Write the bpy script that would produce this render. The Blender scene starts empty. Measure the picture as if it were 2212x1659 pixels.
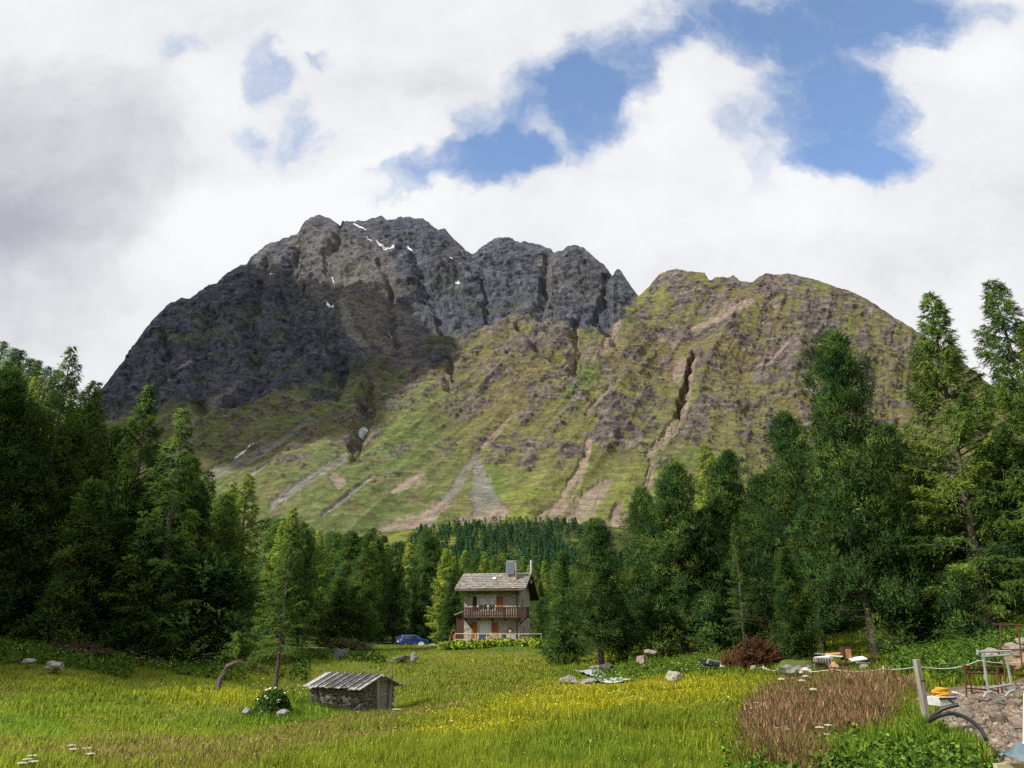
import bpy, bmesh, math, random
import numpy as np
from mathutils import Vector, Matrix, Euler
C = bpy.context
SC = C.scene
COL = SC.collection
R = math.radians

# ------------------------------------------------------------------ camera
F = 1661.0; CX = 1106.0; CY = 829.5; PITCH = R(18.0); EYE = 1.7
cam_d = bpy.data.cameras.new('camera'); cam = bpy.data.objects.new('camera', cam_d); COL.objects.link(cam)
cam.location = (0, 0, EYE); cam.rotation_euler = (R(90) + PITCH, 0, 0)
cam_d.sensor_width = 36; cam_d.lens = 36 * F / 2212.0; cam_d.clip_start = 0.1; cam_d.clip_end = 20000
SC.camera = cam
cp, sp = math.cos(PITCH), math.sin(PITCH)
def uv(px, py):
    """photo pixel (2212 x 1659 layout) -> world direction slopes x/y, z/y"""
    a = (np.asarray(px, float) - CX) / F; b = (CY - np.asarray(py, float)) / F
    dy = cp - b * sp; dz = sp + b * cp
    return a / dy, dz / dy
def at(px, py, D):
    u, t = uv(px, py); return Vector((float(u) * D, D, EYE + float(t) * D))
def pix(x, y, z):
    dz = z - EYE; f = y * cp + dz * sp; v = -y * sp + dz * cp
    return CX + F * x / f, CY - F * v / f

# ------------------------------------------------------------------ sun, world, exposure
SUN = Vector((-0.64, -0.40, 0.72)).normalized()
sd = bpy.data.lights.new('sun', 'SUN'); so = bpy.data.objects.new('sun', sd); COL.objects.link(so)
sd.energy = 5.0; sd.angle = R(0.55); sd.color = (1.0, 0.95, 0.86)
so.rotation_euler = (-SUN).to_track_quat('-Z', 'Y').to_euler(); so.location = (-200, -100, 300)
SC.view_settings.view_transform = 'Standard'; SC.view_settings.look = 'None'
SC.view_settings.exposure = 0.12; SC.view_settings.gamma = 1.0
SC.cycles.max_bounces = 5; SC.cycles.diffuse_bounces = 2; SC.cycles.transmission_bounces = 2
SC.cycles.volume_bounces = 0; SC.cycles.transparent_max_bounces = 6; SC.cycles.glossy_bounces = 2
SC.cycles.use_denoising = False

class NT:
    def __init__(s, tree): s.t = tree; s.n = tree.nodes; s.l = tree.links; s.n.clear()
    def add(s, typ, **k):
        nd = s.n.new(typ)
        for a, b in k.items():
            if a == 'ins':
                for i, v in b.items():
                    if isinstance(v, bpy.types.NodeSocket): s.l.new(v, nd.inputs[i])
                    else: nd.inputs[i].default_value = v
            else: setattr(nd, a, b)
        return nd
    def math(s, op, a, b=0.0, c=None, clamp=False):
        ins = {0: a, 1: b}
        if c is not None: ins[2] = c
        return s.add('ShaderNodeMath', operation=op, use_clamp=clamp, ins=ins).outputs[0]
    def vm(s, op, a, b=(0, 0, 0)):
        nd = s.add('ShaderNodeVectorMath', operation=op, ins={0: a, 1: b}); return nd.outputs['Value'] if op in ('LENGTH', 'DISTANCE', 'DOT_PRODUCT') else nd.outputs[0]
    def noise(s, vec, scale, detail=4, rough=.55, dist=0.0, col=False):
        nd = s.add('ShaderNodeTexNoise', ins={'Scale': scale, 'Detail': detail, 'Roughness': rough, 'Distortion': dist})
        if vec is not None: s.l.new(vec, nd.inputs['Vector'])
        return nd.outputs['Color' if col else 'Fac']
    def ramp(s, fac, stops):
        nd = s.add('ShaderNodeValToRGB', ins={0: fac}); e = nd.color_ramp.elements
        while len(e) < len(stops): e.new(0.5)
        for q, (p, c) in zip(e, stops): q.position = p; q.color = (*c, 1) if len(c) == 3 else c
        return nd.outputs[0]
    def rng(s, v, a, b, c=0.0, d=1.0, smooth=False):
        nd = s.add('ShaderNodeMapRange', ins={0: v, 1: a, 2: b, 3: c, 4: d}); nd.interpolation_type = 'SMOOTHSTEP' if smooth else 'LINEAR'
        return nd.outputs[0]
    def mix(s, fac, a, b, mode='MIX'):
        nd = s.add('ShaderNodeMix', data_type='RGBA', blend_type=mode)
        for i, v in ((0, fac), (6, a), (7, b)):
            if isinstance(v, bpy.types.NodeSocket): s.l.new(v, nd.inputs[i])
            else: nd.inputs[i].default_value = (*v, 1) if isinstance(v, tuple) and len(v) == 3 else v
        return nd.outputs[2]

world = bpy.data.worlds.new('World'); SC.world = world; world.use_nodes = True
w = NT(world.node_tree)
sky = w.add('ShaderNodeTexSky', sky_type='NISHITA', sun_disc=False, sun_elevation=math.asin(SUN.z),
            sun_rotation=math.atan2(SUN.x, SUN.y), altitude=1900, air_density=1.0, dust_density=0.3, ozone_density=2.2)
gen = w.add('ShaderNodeTexCoord').outputs['Generated']
sepw = w.add('ShaderNodeSeparateXYZ', ins={0: gen})
yy = w.math('MAXIMUM', w.math('ABSOLUTE', sepw.outputs[1]), 0.22)
u0 = w.math('DIVIDE', sepw.outputs[0], yy); v0 = w.math('DIVIDE', sepw.outputs[2], yy)
uvv = w.add('ShaderNodeCombineXYZ', ins={0: u0, 1: v0, 2: 0.0}).outputs[0]
wn1 = w.noise(uvv, 3.2, 5, .6, 0, True); wn2 = w.noise(uvv, 13.0, 5, .62, 0, True)
wa = w.add('ShaderNodeVectorMath', operation='SCALE', ins={0: w.vm('SUBTRACT', wn1, (.5, .5, .5)), 3: .20}).outputs[0]
wb = w.add('ShaderNodeVectorMath', operation='SCALE', ins={0: w.vm('SUBTRACT', wn2, (.5, .5, .5)), 3: .085}).outputs[0]
wuv = w.vm('ADD', w.vm('ADD', uvv, wa), wb)
def blobs(items, src):
    tot = None
    for px, py, rx, ry, ang, amp in items:
        c = uv(px, py); s_ = 1.0 / F * 1.15
        mp = w.add('ShaderNodeMapping', vector_type='TEXTURE', ins={'Vector': src, 'Location': (float(c[0]), float(c[1]), 0),
                   'Rotation': (0, 0, R(ang)), 'Scale': (rx * s_, ry * s_, 1)})
        sp3 = w.vm('MULTIPLY', mp.outputs[0], (1, 1, 0))
        g = w.rng(w.vm('LENGTH', sp3), 1.0, 0.25, 0.0, amp, True)
        tot = g if tot is None else w.math('ADD', tot, g)
    return tot
BLUE = [(1760, 30, 520, 130, 0, 1.15), (1800, 200, 210, 220, -12, 1.15), (1215, 220, 190, 200, 25, 1.0), (990, 375, 270, 75, 10, .95), (1350, 120, 230, 140, 25, .9), (1060, 300, 120, 110, 0, .55), (1600, 300, 120, 160, 0, .35),
        (600, 150, 60, 130, 20, .36), (660, 270, 70, 120, -15, .40), (700, 130, 50, 60, 0, .25), (560, 290, 60, 60, 0, .22), (1850, 330, 190, 80, 0, 1.0), (1130, 330, 110, 70, 0, .5), (390, 85, 90, 60, 0, .2), (2205, 690, 40, 50, 0, .4), (1960, 70, 130, 110, 0, .5)]
CLD = [(1470, 150, 90, 130, 10, .75), (1500, 330, 200, 120, 0, .95), (2080, 170, 220, 120, 0, 1.1), (2130, 260, 190, 120, 0, 1.0), (1330, 300, 70, 110, -25, .35), (1180, 290, 40, 80, 20, .35), (1100, 40, 240, 90, 0, .6)]
bl = blobs(BLUE, wuv); cl = blobs(CLD, wuv)
nf = w.noise(wuv, 7.0, 7, .62)
f = w.math('SUBTRACT', bl, cl)
f = w.math('ADD', f, w.math('MULTIPLY', w.math('SUBTRACT', nf, .5), 1.5))
f = w.math('ADD', f, w.math('MULTIPLY', w.math('SUBTRACT', w.noise(wuv, 24.0, 6, .66, .6), .5), .7))
bmask = w.math('POWER', w.rng(f, -0.22, 1.15, 0, .96, True), .85)
front = w.rng(sepw.outputs[1], 0.0, 0.3, 0, 1)
bmask = w.math('MULTIPLY', w.math('MULTIPLY', bmask, front), w.rng(bl, 0.0, 0.22))
n3 = w.noise(w.vm('ADD', uvv, wa), 2.6, 6, .55); n4 = w.noise(wuv, 6.0, 5, .6)
grey = blobs([(110, 330, 460, 420, 0, .78), (60, 620, 380, 300, 0, .5), (880, 180, 300, 150, 0, .45), (1050, 60, 200, 120, 0, .2), (1900, 560, 420, 130, 0, .3), (330, 40, 300, 90, 0, .12)], wuv)
bright = blobs([(700, 430, 480, 120, 5, .55), (480, 180, 160, 160, 0, .3), (1300, 470, 420, 120, 0, .22), (400, 560, 170, 130, 0, .3), (1450, 260, 150, 160, 0, .2), (2080, 140, 170, 100, 0, .35)], wuv)
g = w.math('SUBTRACT', grey, bright)
g = w.math('ADD', g, w.math('ADD', w.math('MULTIPLY', w.math('SUBTRACT', n3, .5), 1.7), w.math('MULTIPLY', w.math('SUBTRACT', n4, .5), 1.1)))
ccol = w.ramp(w.rng(g, -.42, 1.25), [(0.0, (.95, .955, .965)), (.35, (.84, .85, .875)), (.7, (.63, .645, .69)), (1.0, (.46, .48, .53))])
ccol10 = w.mix(1.0, ccol, (9.2, 9.2, 9.2), 'MULTIPLY')
skyc = w.mix(1.0, sky.outputs[0], (2.5, 2.55, 2.5), 'MULTIPLY')
out = w.mix(bmask, ccol10, skyc)
bg = w.add('ShaderNodeBackground', ins={0: out, 1: 0.1})
w.add('ShaderNodeOutputWorld', ins={0: bg.outputs[0]})
world.cycles.sampling_method = 'MANUAL'; world.cycles.sample_map_resolution = 512

# ------------------------------------------------------------------ numeric helpers
def hashn(i, j, k, s):
    n = (i * 374761393 + j * 668265263 + k * 2147483647 + s * 1274126177) & 0xffffffff
    n = ((n ^ (n >> 13)) * 1274126177) & 0xffffffff
    n = (n ^ (n >> 16)) & 0xffffffff
    return n / 4294967295.0
def vn(x, y, z=None, s=0):
    x = np.asarray(x, float); y = np.asarray(y, float); z = np.zeros_like(x) if z is None else np.asarray(z, float)
    xi = np.floor(x).astype(np.int64); yi = np.floor(y).astype(np.int64); zi = np.floor(z).astype(np.int64)
    fx, fy, fz = x - xi, y - yi, z - zi
    fx = fx * fx * (3 - 2 * fx); fy = fy * fy * (3 - 2 * fy); fz = fz * fz * (3 - 2 * fz)
    r = 0
    for a in (0, 1):
        for b in (0, 1):
            for c in (0, 1):
                r = r + hashn(xi + a, yi + b, zi + c, s) * (fx if a else 1 - fx) * (fy if b else 1 - fy) * (fz if c else 1 - fz)
    return r
def fbm(x, y, z=None, o=4, s=0, gain=.5):
    t = 0; a = 1; n = 0
    for k in range(o):
        t = t + a * vn(x * 2.03 ** k + 17 * k, y * 2.03 ** k - 9 * k, None if z is None else z * 2.03 ** k, s + k); n += a; a *= gain
    return t / n
def ridged(x, y, z=None, o=4, s=0, gain=.5):
    t = 0; a = 1; n = 0
    for k in range(o):
        v = 1 - np.abs(2 * vn(x * 2.03 ** k + 31 * k, y * 2.03 ** k, None if z is None else z * 2.03 ** k, s + k) - 1)
        t = t + a * v * v; n += a; a *= gain
    return t / n
def sst(a, b, x):
    t = np.clip((x - a) / (b - a), 0, 1); return t * t * (3 - 2 * t)
class TPS:
    def __init__(s, P, v, lam=1e-4):
        P = np.array(P, float); v = np.array(v, float); n = len(P); s.P = P
        K = s.k(P, P) + lam * np.eye(n); A = np.zeros((n + 3, n + 3)); A[:n, :n] = K
        A[:n, n] = 1; A[:n, n + 1:] = P; A[n, :n] = 1; A[n + 1:, :n] = P.T
        s.w = np.linalg.solve(A, np.concatenate([v, np.zeros(3)]))
    def k(s, A, B):
        d2 = ((A[:, None, :] - B[None, :, :]) ** 2).sum(-1); return 0.5 * d2 * np.log(d2 + 1e-12)
    def __call__(s, a, b):
        a = np.asarray(a, float); sh = a.shape; Q = np.stack([a.ravel(), np.broadcast_to(b, sh).ravel()], 1); out = np.empty(len(Q))
        for i in range(0, len(Q), 20000):
            q = Q[i:i + 20000]; out[i:i + 20000] = s.k(q, s.P) @ s.w[:-3] + s.w[-3] + q @ s.w[-2:]
        return out.reshape(sh)
# ------------------------------------------------------------------ scene helpers
def tag(o, label=None, cat=None, group=None, kind=None):
    if label: o['label'] = label
    if cat: o['category'] = cat
    if group: o['group'] = group
    if kind: o['kind'] = kind
    return o
def link(name, me, parent=None, loc=None):
    o = bpy.data.objects.new(name, me); COL.objects.link(o)
    if parent: o.parent = parent
    if loc is not None: o.location = loc
    return o
def empty(name, loc, rz=0, scale=None):
    o = link(name, None, None, loc); o.rotation_euler = (0, 0, rz); o.empty_display_size = .3
    if scale is not None: o.scale = scale
    return o
def bigmesh(name, V, Fc, mat, col=None, smooth=False, attrs=None, nrm=None):
    V = np.ascontiguousarray(V, np.float32); Fc = np.ascontiguousarray(Fc, np.int32); k = Fc.shape[1]
    me = bpy.data.meshes.new(name); me.vertices.add(len(V)); me.vertices.foreach_set('co', V.ravel())
    me.loops.add(Fc.size); me.loops.foreach_set('vertex_index', Fc.ravel())
    me.polygons.add(len(Fc)); me.polygons.foreach_set('loop_start', np.arange(0, Fc.size, k, dtype=np.int32))
    try: me.polygons.foreach_set('loop_total', np.full(len(Fc), k, np.int32))
    except Exception: pass
    if smooth: me.polygons.foreach_set('use_smooth', np.ones(len(Fc), bool))
    if col is not None:
        a = me.color_attributes.new('col', 'FLOAT_COLOR', 'POINT'); c4 = np.ones((len(V), 4), np.float32); c4[:, :3] = col; a.data.foreach_set('color', c4.ravel())
    if nrm is not None:
        a = me.attributes.new('nrm', 'FLOAT_VECTOR', 'POINT'); a.data.foreach_set('vector', np.ascontiguousarray(nrm, np.float32).ravel())
    for nm, arr in (attrs or {}).items():
        a = me.attributes.new(nm, 'FLOAT', 'POINT'); a.data.foreach_set('value', np.ascontiguousarray(arr, np.float32))
    if mat: me.materials.append(mat)
    me.update(calc_edges=True)
    return me
class MB:
    def __init__(s): s.v = []; s.f = []
    def quad(s, *p):
        b = len(s.v); s.v += [tuple(q) for q in p]; s.f.append(tuple(range(b, b + len(p)))); return s
    def box(s, c, d, rot=None, taper=1.0):
        b = len(s.v); M = rot.to_matrix() if isinstance(rot, Euler) else (rot or Matrix.Identity(3))
        for z in (-.5, .5):
            k = taper if z > 0 else 1
            for x, y in ((-.5, -.5), (.5, -.5), (.5, .5), (-.5, .5)):
                s.v.append(tuple(Vector(c) + M @ Vector((x * d[0] * k, y * d[1] * k, z * d[2]))))
        for q in ((3, 2, 1, 0), (4, 5, 6, 7), (0, 1, 5, 4), (1, 2, 6, 5), (2, 3, 7, 6), (3, 0, 4, 7)): s.f.append(tuple(b + i for i in q))
        return s
    def span(s, x0, x1, y0, y1, z0, z1): return s.box(((x0 + x1) / 2, (y0 + y1) / 2, (z0 + z1) / 2), (x1 - x0, y1 - y0, z1 - z0))
    def tube(s, pts, rad, n=6, cap=True):
        pts = [Vector(p) for p in pts]; m = len(pts)
        if not hasattr(rad, '__len__'): rad = [rad] * m
        b = len(s.v)
        for i, p in enumerate(pts):
            t = (pts[min(i + 1, m - 1)] - pts[max(i - 1, 0)]).normalized(); a = t.orthogonal().normalized() if abs(t.z) > .9 else Vector((0, 0, 1)).cross(t).normalized()
            if abs(t.z) > .9: a = (Vector((1, 0, 0)) - t * t.x).normalized()
            c = t.cross(a)
            for k in range(n):
                g = 2 * math.pi * k / n; s.v.append(tuple(p + (a * math.cos(g) + c * math.sin(g)) * rad[i]))
        for i in range(m - 1):
            for k in range(n): s.f.append((b + i * n + k, b + i * n + (k + 1) % n, b + (i + 1) * n + (k + 1) % n, b + (i + 1) * n + k))
        if cap: s.f.append(tuple(b + k for k in reversed(range(n)))); s.f.append(tuple(b + (m - 1) * n + k for k in range(n)))
        return s
    def build(s, name, mat, parent=None, bevel=0, smooth=False, loc=None):
        me = bpy.data.meshes.new(name); me.from_pydata(s.v, [], s.f)
        if mat: me.materials.append(mat)
        if smooth:
            for p in me.polygons: p.use_smooth = True
        me.update()
        o = link(name, me, parent, loc)
        if bevel:
            m = o.modifiers.new('bevel', 'BEVEL'); m.width = bevel; m.segments = 2; m.limit_method = 'ANGLE'
        return o
# ------------------------------------------------------------------ materials
MATS = {}
def mat(name, fn):
    if name in MATS: return MATS[name]
    m = bpy.data.materials.new(name); m.use_nodes = True; n = NT(m.node_tree); fn(n); MATS[name] = m; return m
def bsdf(n, col, rough=.8, bump=None, bstr=.3, bdist=.02, spec=.3, metal=0.0):
    b = n.add('ShaderNodeBsdfPrincipled', ins={'Roughness': rough, 'Specular IOR Level': spec, 'Metallic': metal})
    if isinstance(col, bpy.types.NodeSocket): n.l.new(col, b.inputs['Base Color'])
    else: b.inputs['Base Color'].default_value = (*col, 1)
    if bump is not None:
        bp = n.add('ShaderNodeBump', ins={'Strength': bstr, 'Distance': bdist, 'Height': bump}); n.l.new(bp.outputs[0], b.inputs['Normal'])
    n.add('ShaderNodeOutputMaterial', ins={0: b.outputs[0]}); return b
def simple(name, c, rough=.7, var=.35, scale=8, metal=0.0, spec=.3):
    def fn(n):
        o = n.add('ShaderNodeTexCoord').outputs['Object']; f = n.noise(o, scale, 5, .6)
        col = n.ramp(f, [(.25, tuple(x * (1 - var) for x in c)), (.75, tuple(min(1, x * (1 + var)) for x in c))])
        bsdf(n, col, rough, f, .25, .01, spec, metal)
    return mat(name, fn)
def foliage(name, tint=(1, 1, 1), trans=.3):
    def fn(n):
        a = n.add('ShaderNodeAttribute', attribute_name='col').outputs['Color']
        oi = n.add('ShaderNodeObjectInfo').outputs['Random']
        c2 = n.mix(1.0, a, n.ramp(oi, [(0, tuple(.78 * t for t in tint)), (.5, tint), (1, (1.25 * tint[0], 1.12 * tint[1], .95 * tint[2]))]), 'MULTIPLY')
        nr = n.add('ShaderNodeVectorTransform', vector_type='NORMAL', convert_from='OBJECT', convert_to='WORLD', ins={0: n.add('ShaderNodeAttribute', attribute_name='nrm').outputs['Vector']}).outputs[0]
        nr = n.add('ShaderNodeVectorMath', operation='NORMALIZE', ins={0: nr}).outputs[0]
        d = n.add('ShaderNodeBsdfDiffuse', ins={0: c2, 'Normal': nr}); neg = n.add('ShaderNodeVectorMath', operation='SCALE', ins={0: nr, 3: -1.0}).outputs[0]; t = n.add('ShaderNodeBsdfTranslucent', ins={0: n.mix(1.0, c2, (1.05, 1.08, .8), 'MULTIPLY'), 'Normal': neg})
        m = n.add('ShaderNodeAddShader', ins={0: d.outputs[0], 1: t.outputs[0]}); n.add('ShaderNodeOutputMaterial', ins={0: m.outputs[0]})
    return mat(name, fn)
def bark(name, c):
    def fn(n):
        o = n.add('ShaderNodeTexCoord').outputs['Object']
        mp = n.add('ShaderNodeMapping', ins={'Vector': o, 'Scale': (9, 9, 1.6)}).outputs[0]; f = n.noise(mp, 2.0, 6, .65)
        bsdf(n, n.ramp(f, [(.3, tuple(.45 * x for x in c)), (.7, tuple(1.4 * x for x in c))]), .95, f, .8, .03, .1)
    return mat(name, fn)
def woodm(name, c, axis='X', rough=.8):
    def fn(n):
        o = n.add('ShaderNodeTexCoord').outputs['Object']
        sc = {'X': (1.2, 16, 16), 'Y': (16, 1.2, 16), 'Z': (16, 16, 1.2)}[axis]
        mp = n.add('ShaderNodeMapping', ins={'Vector': o, 'Scale': sc}).outputs[0]; f = n.noise(mp, 1.0, 6, .6, .4)
        oi = n.add('ShaderNodeObjectInfo').outputs['Random']
        f = n.math('ADD', f, n.math('MULTIPLY', n.math('SUBTRACT', oi, .5), .15))
        bsdf(n, n.ramp(f, [(.28, tuple(.5 * x for x in c)), (.72, tuple(1.35 * x for x in c))]), rough, f, .4, .01, .2)
    return mat(name, fn)
def stonewall(name, c, mortar, scale=2.4):
    def fn(n):
        o = n.add('ShaderNodeTexCoord').outputs['Object']
        wv = n.vm('ADD', o, n.add('ShaderNodeVectorMath', operation='SCALE', ins={0: n.noise(o, 3, 3, .5, 0, True), 3: .16}).outputs[0])
        mp = n.add('ShaderNodeMapping', ins={'Vector': wv, 'Scale': (scale, scale, scale * 2.3)}).outputs[0]
        v1 = n.add('ShaderNodeTexVoronoi', ins={'Vector': mp, 'Scale': 1.0}); v2 = n.add('ShaderNodeTexVoronoi', feature='DISTANCE_TO_EDGE', ins={'Vector': mp, 'Scale': 1.0})
        sepc = n.add('ShaderNodeSeparateColor', ins={0: v1.outputs['Color']})
        stone = n.ramp(sepc.outputs[0], [(0, tuple(.45 * x for x in c)), (.35, tuple(.85 * x for x in c)), (.7, (c[0] * 1.25, c[1] * 1.1, c[2] * .92)), (1, tuple(1.5 * x for x in c))])
        stone = n.mix(.35, stone, n.ramp(n.noise(o, 9, 5), [(.3, tuple(.6 * x for x in c)), (.7, tuple(1.3 * x for x in c))]))
        e = n.rng(v2.outputs['Distance'], .02, .10)
        big = n.rng(n.noise(o, .9, 3), .4, .62)
        e2 = n.math('MAXIMUM', e, n.math('MULTIPLY', big, .4))
        bsdf(n, n.mix(e2, mortar, stone), .92, e, .7, .04, .15)
    return mat(name, fn)
def rockm(name, c, moss=0.0):
    def fn(n):
        o = n.add('ShaderNodeTexCoord').outputs['Object']; f = n.noise(o, 3.0, 7, .65); f2 = n.noise(o, 14, 4, .6)
        col = n.ramp(f, [(.3, tuple(.5 * x for x in c)), (.5, c), (.72, tuple(1.5 * x for x in c))])
        col = n.mix(n.rng(f2, .55, .7, 0, .5), col, (.33, .32, .27))
        if moss:
            nz = n.add('ShaderNodeSeparateXYZ', ins={0: n.add('ShaderNodeNewGeometry').outputs['Normal']}).outputs[2]
            k = n.rng(n.math('ADD', nz, n.noise(o, 2, 4)), 1.35 - moss, 1.55 - moss); col = n.mix(k, col, (.075, .10, .02))
        bsdf(n, col, .9, f, .6, .05, .2)
    return mat(name, fn)
def attr_mat(name, rough=.95, bscale=0, bstr=.3, bdist=.1, strata=False):
    def fn(n):
        a = n.add('ShaderNodeAttribute', attribute_name='col').outputs['Color']; o = n.add('ShaderNodeTexCoord').outputs['Object']; h = None
        if bscale:
            if strata: o = n.add('ShaderNodeMapping', ins={'Vector': o, 'Rotation': (R(12), R(28), 0), 'Scale': (.8, .8, 2.3)}).outputs[0]
            h = n.noise(o, bscale, 9, .78 if strata else .68, .6 if strata else 0)
            a = n.mix(1.0, a, n.ramp(h, ([(.30, (.38, .38, .41)), (.5, (1, 1, 1)), (.68, (1.75, 1.72, 1.66))] if strata else [(.28, (.66, .66, .67)), (.5, (1, 1, 1)), (.72, (1.34, 1.33, 1.31))])), 'MULTIPLY')
        bsdf(n, a, rough, h, bstr, bdist, .1)
    return mat(name, fn)
M_BARK = bark('bark_brown', (.085, .065, .05)); M_BARKG = bark('bark_grey', (.10, .085, .072))
M_LARCH = foliage('larch_needles', (1, 1, 1), .38); M_PINE = foliage('pine_needles', (1, 1, 1), .22); M_GRASS = foliage('grass_blades', (1, 1, 1), .35)
M_ROCK = rockm('grey_boulder', (.23, .22, .2)); M_ROCKP = rockm('pink_boulder', (.27, .23, .195)); M_ROCKM = rockm('mossy_boulder', (.24, .23, .2), .45)
# ------------------------------------------------------------------ terrain
GP = [  # photo x, y, distance
 (0,1659,11.4),(500,1659,11.4),(1106,1659,11.4),(1700,1659,11.4),(2212,1650,11.4),
 (-300,1600,15),(200,1610,15.5),(430,1606,16.5),(700,1583,19),(850,1551,22.5),(1020,1521,26),(1200,1492,31),(1400,1474,34),(1650,1462,37),
 (1106,1580,17),(1500,1560,18.5),(1800,1530,20),(2003,1551,16),(2100,1500,18.5),(2212,1480,20),(2212,1440,25),(2100,1450,26),
 (640,1566,28),(840,1541,38),(500,1560,31),(300,1556,31),(760,1519,43),(660,1510,46),(590,1500,37),(480,1478,41),(300,1490,39),(100,1515,34),(-150,1500,34),
 (1000,1478,44),(1150,1474,45),(1303,1466,47),(1380,1476,43),(1275,1448,54),(1345,1428,55),(1235,1462,50),(1450,1443,48),
 (0,1425,44),(110,1436,42),(250,1442,46),(0,1380,52),(130,1388,53),(330,1414,56),(520,1422,58),(720,1425,62),(0,1340,68),(200,1365,68),(-250,1300,70),
 (880,1430,66),(1060,1425,68),(1106,1399,82),(960,1400,86),(1180,1398,84),(1106,1391,92),(890,1396,104),(780,1398,90),(700,1402,84),
 (1300,1435,56),(1470,1412,60),(1610,1398,54),(1855,1424,41),(1700,1437,40),(1950,1440,32),(2100,1405,34),(2212,1375,33),(2212,1340,45),(2400,1300,40),
 (0,1180,120),(200,1280,110),(500,1360,110),(800,1375,130),(1106,1372,130),(1300,1372,110),(1600,1360,100),(2000,1320,90),(2300,1280,90),
 (0,815,230),(100,880,230),(200,965,240),(-250,600,230),(320,1090,260),(500,1240,230),(750,1285,200),(1106,1285,220),(1500,1270,200),(2000,1250,200),
 (0,900,330),(200,1060,340),(600,1275,380),(1106,1240,450),(1600,1240,400),(2200,1200,400),
 (300,1240,700),(700,1225,700),(900,1216,700),(1106,1212,700),(1250,1222,720),(1500,1215,700),(2200,1200,700),
 (300,1180,950),(700,1175,950),(900,1150,950),(1106,1137,950),(1230,1137,950),(1500,1175,950),(2200,1150,950),
 (300,1160,1300),(1106,1140,1300),(2200,1120,1300)]
_P, _v = [], []
for px, py, D in GP:
    u, t = uv(px, py); _P.append((float(u) * 1.6, math.log(D))); _v.append(float(t))
GT = TPS(_P, _v, 1e-5)
def G(x, y):
    x = np.asarray(x, float); y = np.asarray(y, float); x, y = np.broadcast_arrays(x, y)
    r = np.hypot(x, y); ang = np.arctan2(np.abs(x), y); A0 = math.atan(1.0)
    inside = ang <= A0
    u = np.where(inside, x / np.maximum(y, 1e-3), np.sign(x) * (1 - np.clip((ang - A0) / (math.pi - A0), 0, 1)))
    D = np.where(inside, y, r / math.sqrt(2.0)); De = np.clip(D, 10, 1250)
    t = GT(np.clip(u, -1, 1) * 1.6, np.log(De)); z = EYE + De * t
    amp = np.clip(De / 60, .35, 3)
    z = z + (fbm(x / 5, y / 5, o=3, s=5) - .5) * .35 * amp + (fbm(x / 1.3, y / 1.3, o=2, s=9) - .5) * .14
    z = z - .17 * sst(75, 45, De)
    z = z + (ridged(x / 38., y / 38., o=4, s=77) - .5) * 4.5 * sst(115, 220, De)
    return z
def gz(x, y): return float(G(np.array([x]), np.array([y]))[0])
def onground(px, D, py=1400):
    x = float(uv(px, py)[0]) * D
    for _ in range(4): z = gz(x, D); x = (px - CX) / F * (D * cp + (z - EYE) * sp)
    return Vector((x, D, gz(x, D)))
def blob(px, py, items):
    r = np.zeros_like(px)
    for a, b, rx, ry, ang, k in items:
        c, s = math.cos(R(ang)), math.sin(R(ang)); dx, dy = px - a, py - b
        d = np.sqrt(((dx * c + dy * s) / rx) ** 2 + ((-dx * s + dy * c) / ry) ** 2); r = r + k * sst(1.15, .45, d)
    return r
# meadow species zones, in photo layout
Z_BROWN = [(700, 1600, 260, 38, -8, .95), (250, 1640, 380, 40, 0, .85), (900, 1545, 160, 22, -12, .85), (60, 1560, 140, 22, 0, .2), (1000, 1480, 180, 26, 0, .45), (1000, 1440, 200, 30, 0, .45), (560, 1440, 120, 25, 0, .5), (430, 1650, 220, 40, 0, .5), (330, 1470, 160, 20, 0, .3), (1150, 1500, 120, 20, 0, .4)]
Z_RED = [(1800, 1555, 210, 78, 6, 1.25), (1890, 1500, 120, 26, 0, .9), (1680, 1580, 100, 50, 0, .9), (1700, 1640, 130, 60, 0, .75)]
Z_YEL = [(1380, 1500, 330, 48, -3, 1.0), (1100, 1560, 260, 45, -6, .75), (1000, 1600, 200, 50, 0, .35), (120, 1470, 130, 20, 0, .5), (450, 1510, 160, 22, 0, .55), (560, 1425, 150, 15, 0, .5), (1050, 1420, 160, 22, 0, .3), (1480, 1620, 130, 40, 0, .35)]
Z_GRN = [(720, 1535, 170, 22, 8, 1.0), (1290, 1640, 280, 45, 0, .6), (600, 1545, 140, 26, 0, .8), (120, 1410, 220, 34, 10, 1.0), (760, 1415, 140, 20, 0, .7), (60, 1580, 120, 50, 0, .9), (2060, 1400, 240, 70, -12, 1.0), (1930, 1635, 200, 44, 0, 1.5), (500, 1395, 400, 25, 0, .5), (1500, 1440, 200, 25, 0, .8), (1080, 1395, 150, 20, 0, .9), (200, 1520, 260, 16, 0, .6), (1960, 1590, 50, 60, 0, 1.4), (1980, 1630, 110, 40, 0, 1.4), (430,1560,260,24,0,.5), (1250,1450,90,18,0,.7)]
Z_RUB = [(2150, 1560, 135, 70, 30, 1.5), (2070, 1512, 75, 26, 0, 1.3), (2190, 1490, 110, 22, -10, 1.4), (2210, 1640, 70, 60, 0, 1.5), (2075, 1570, 62, 40, 10, 1.2), (2035, 1518, 50, 20, 0, 1.2)]
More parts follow.
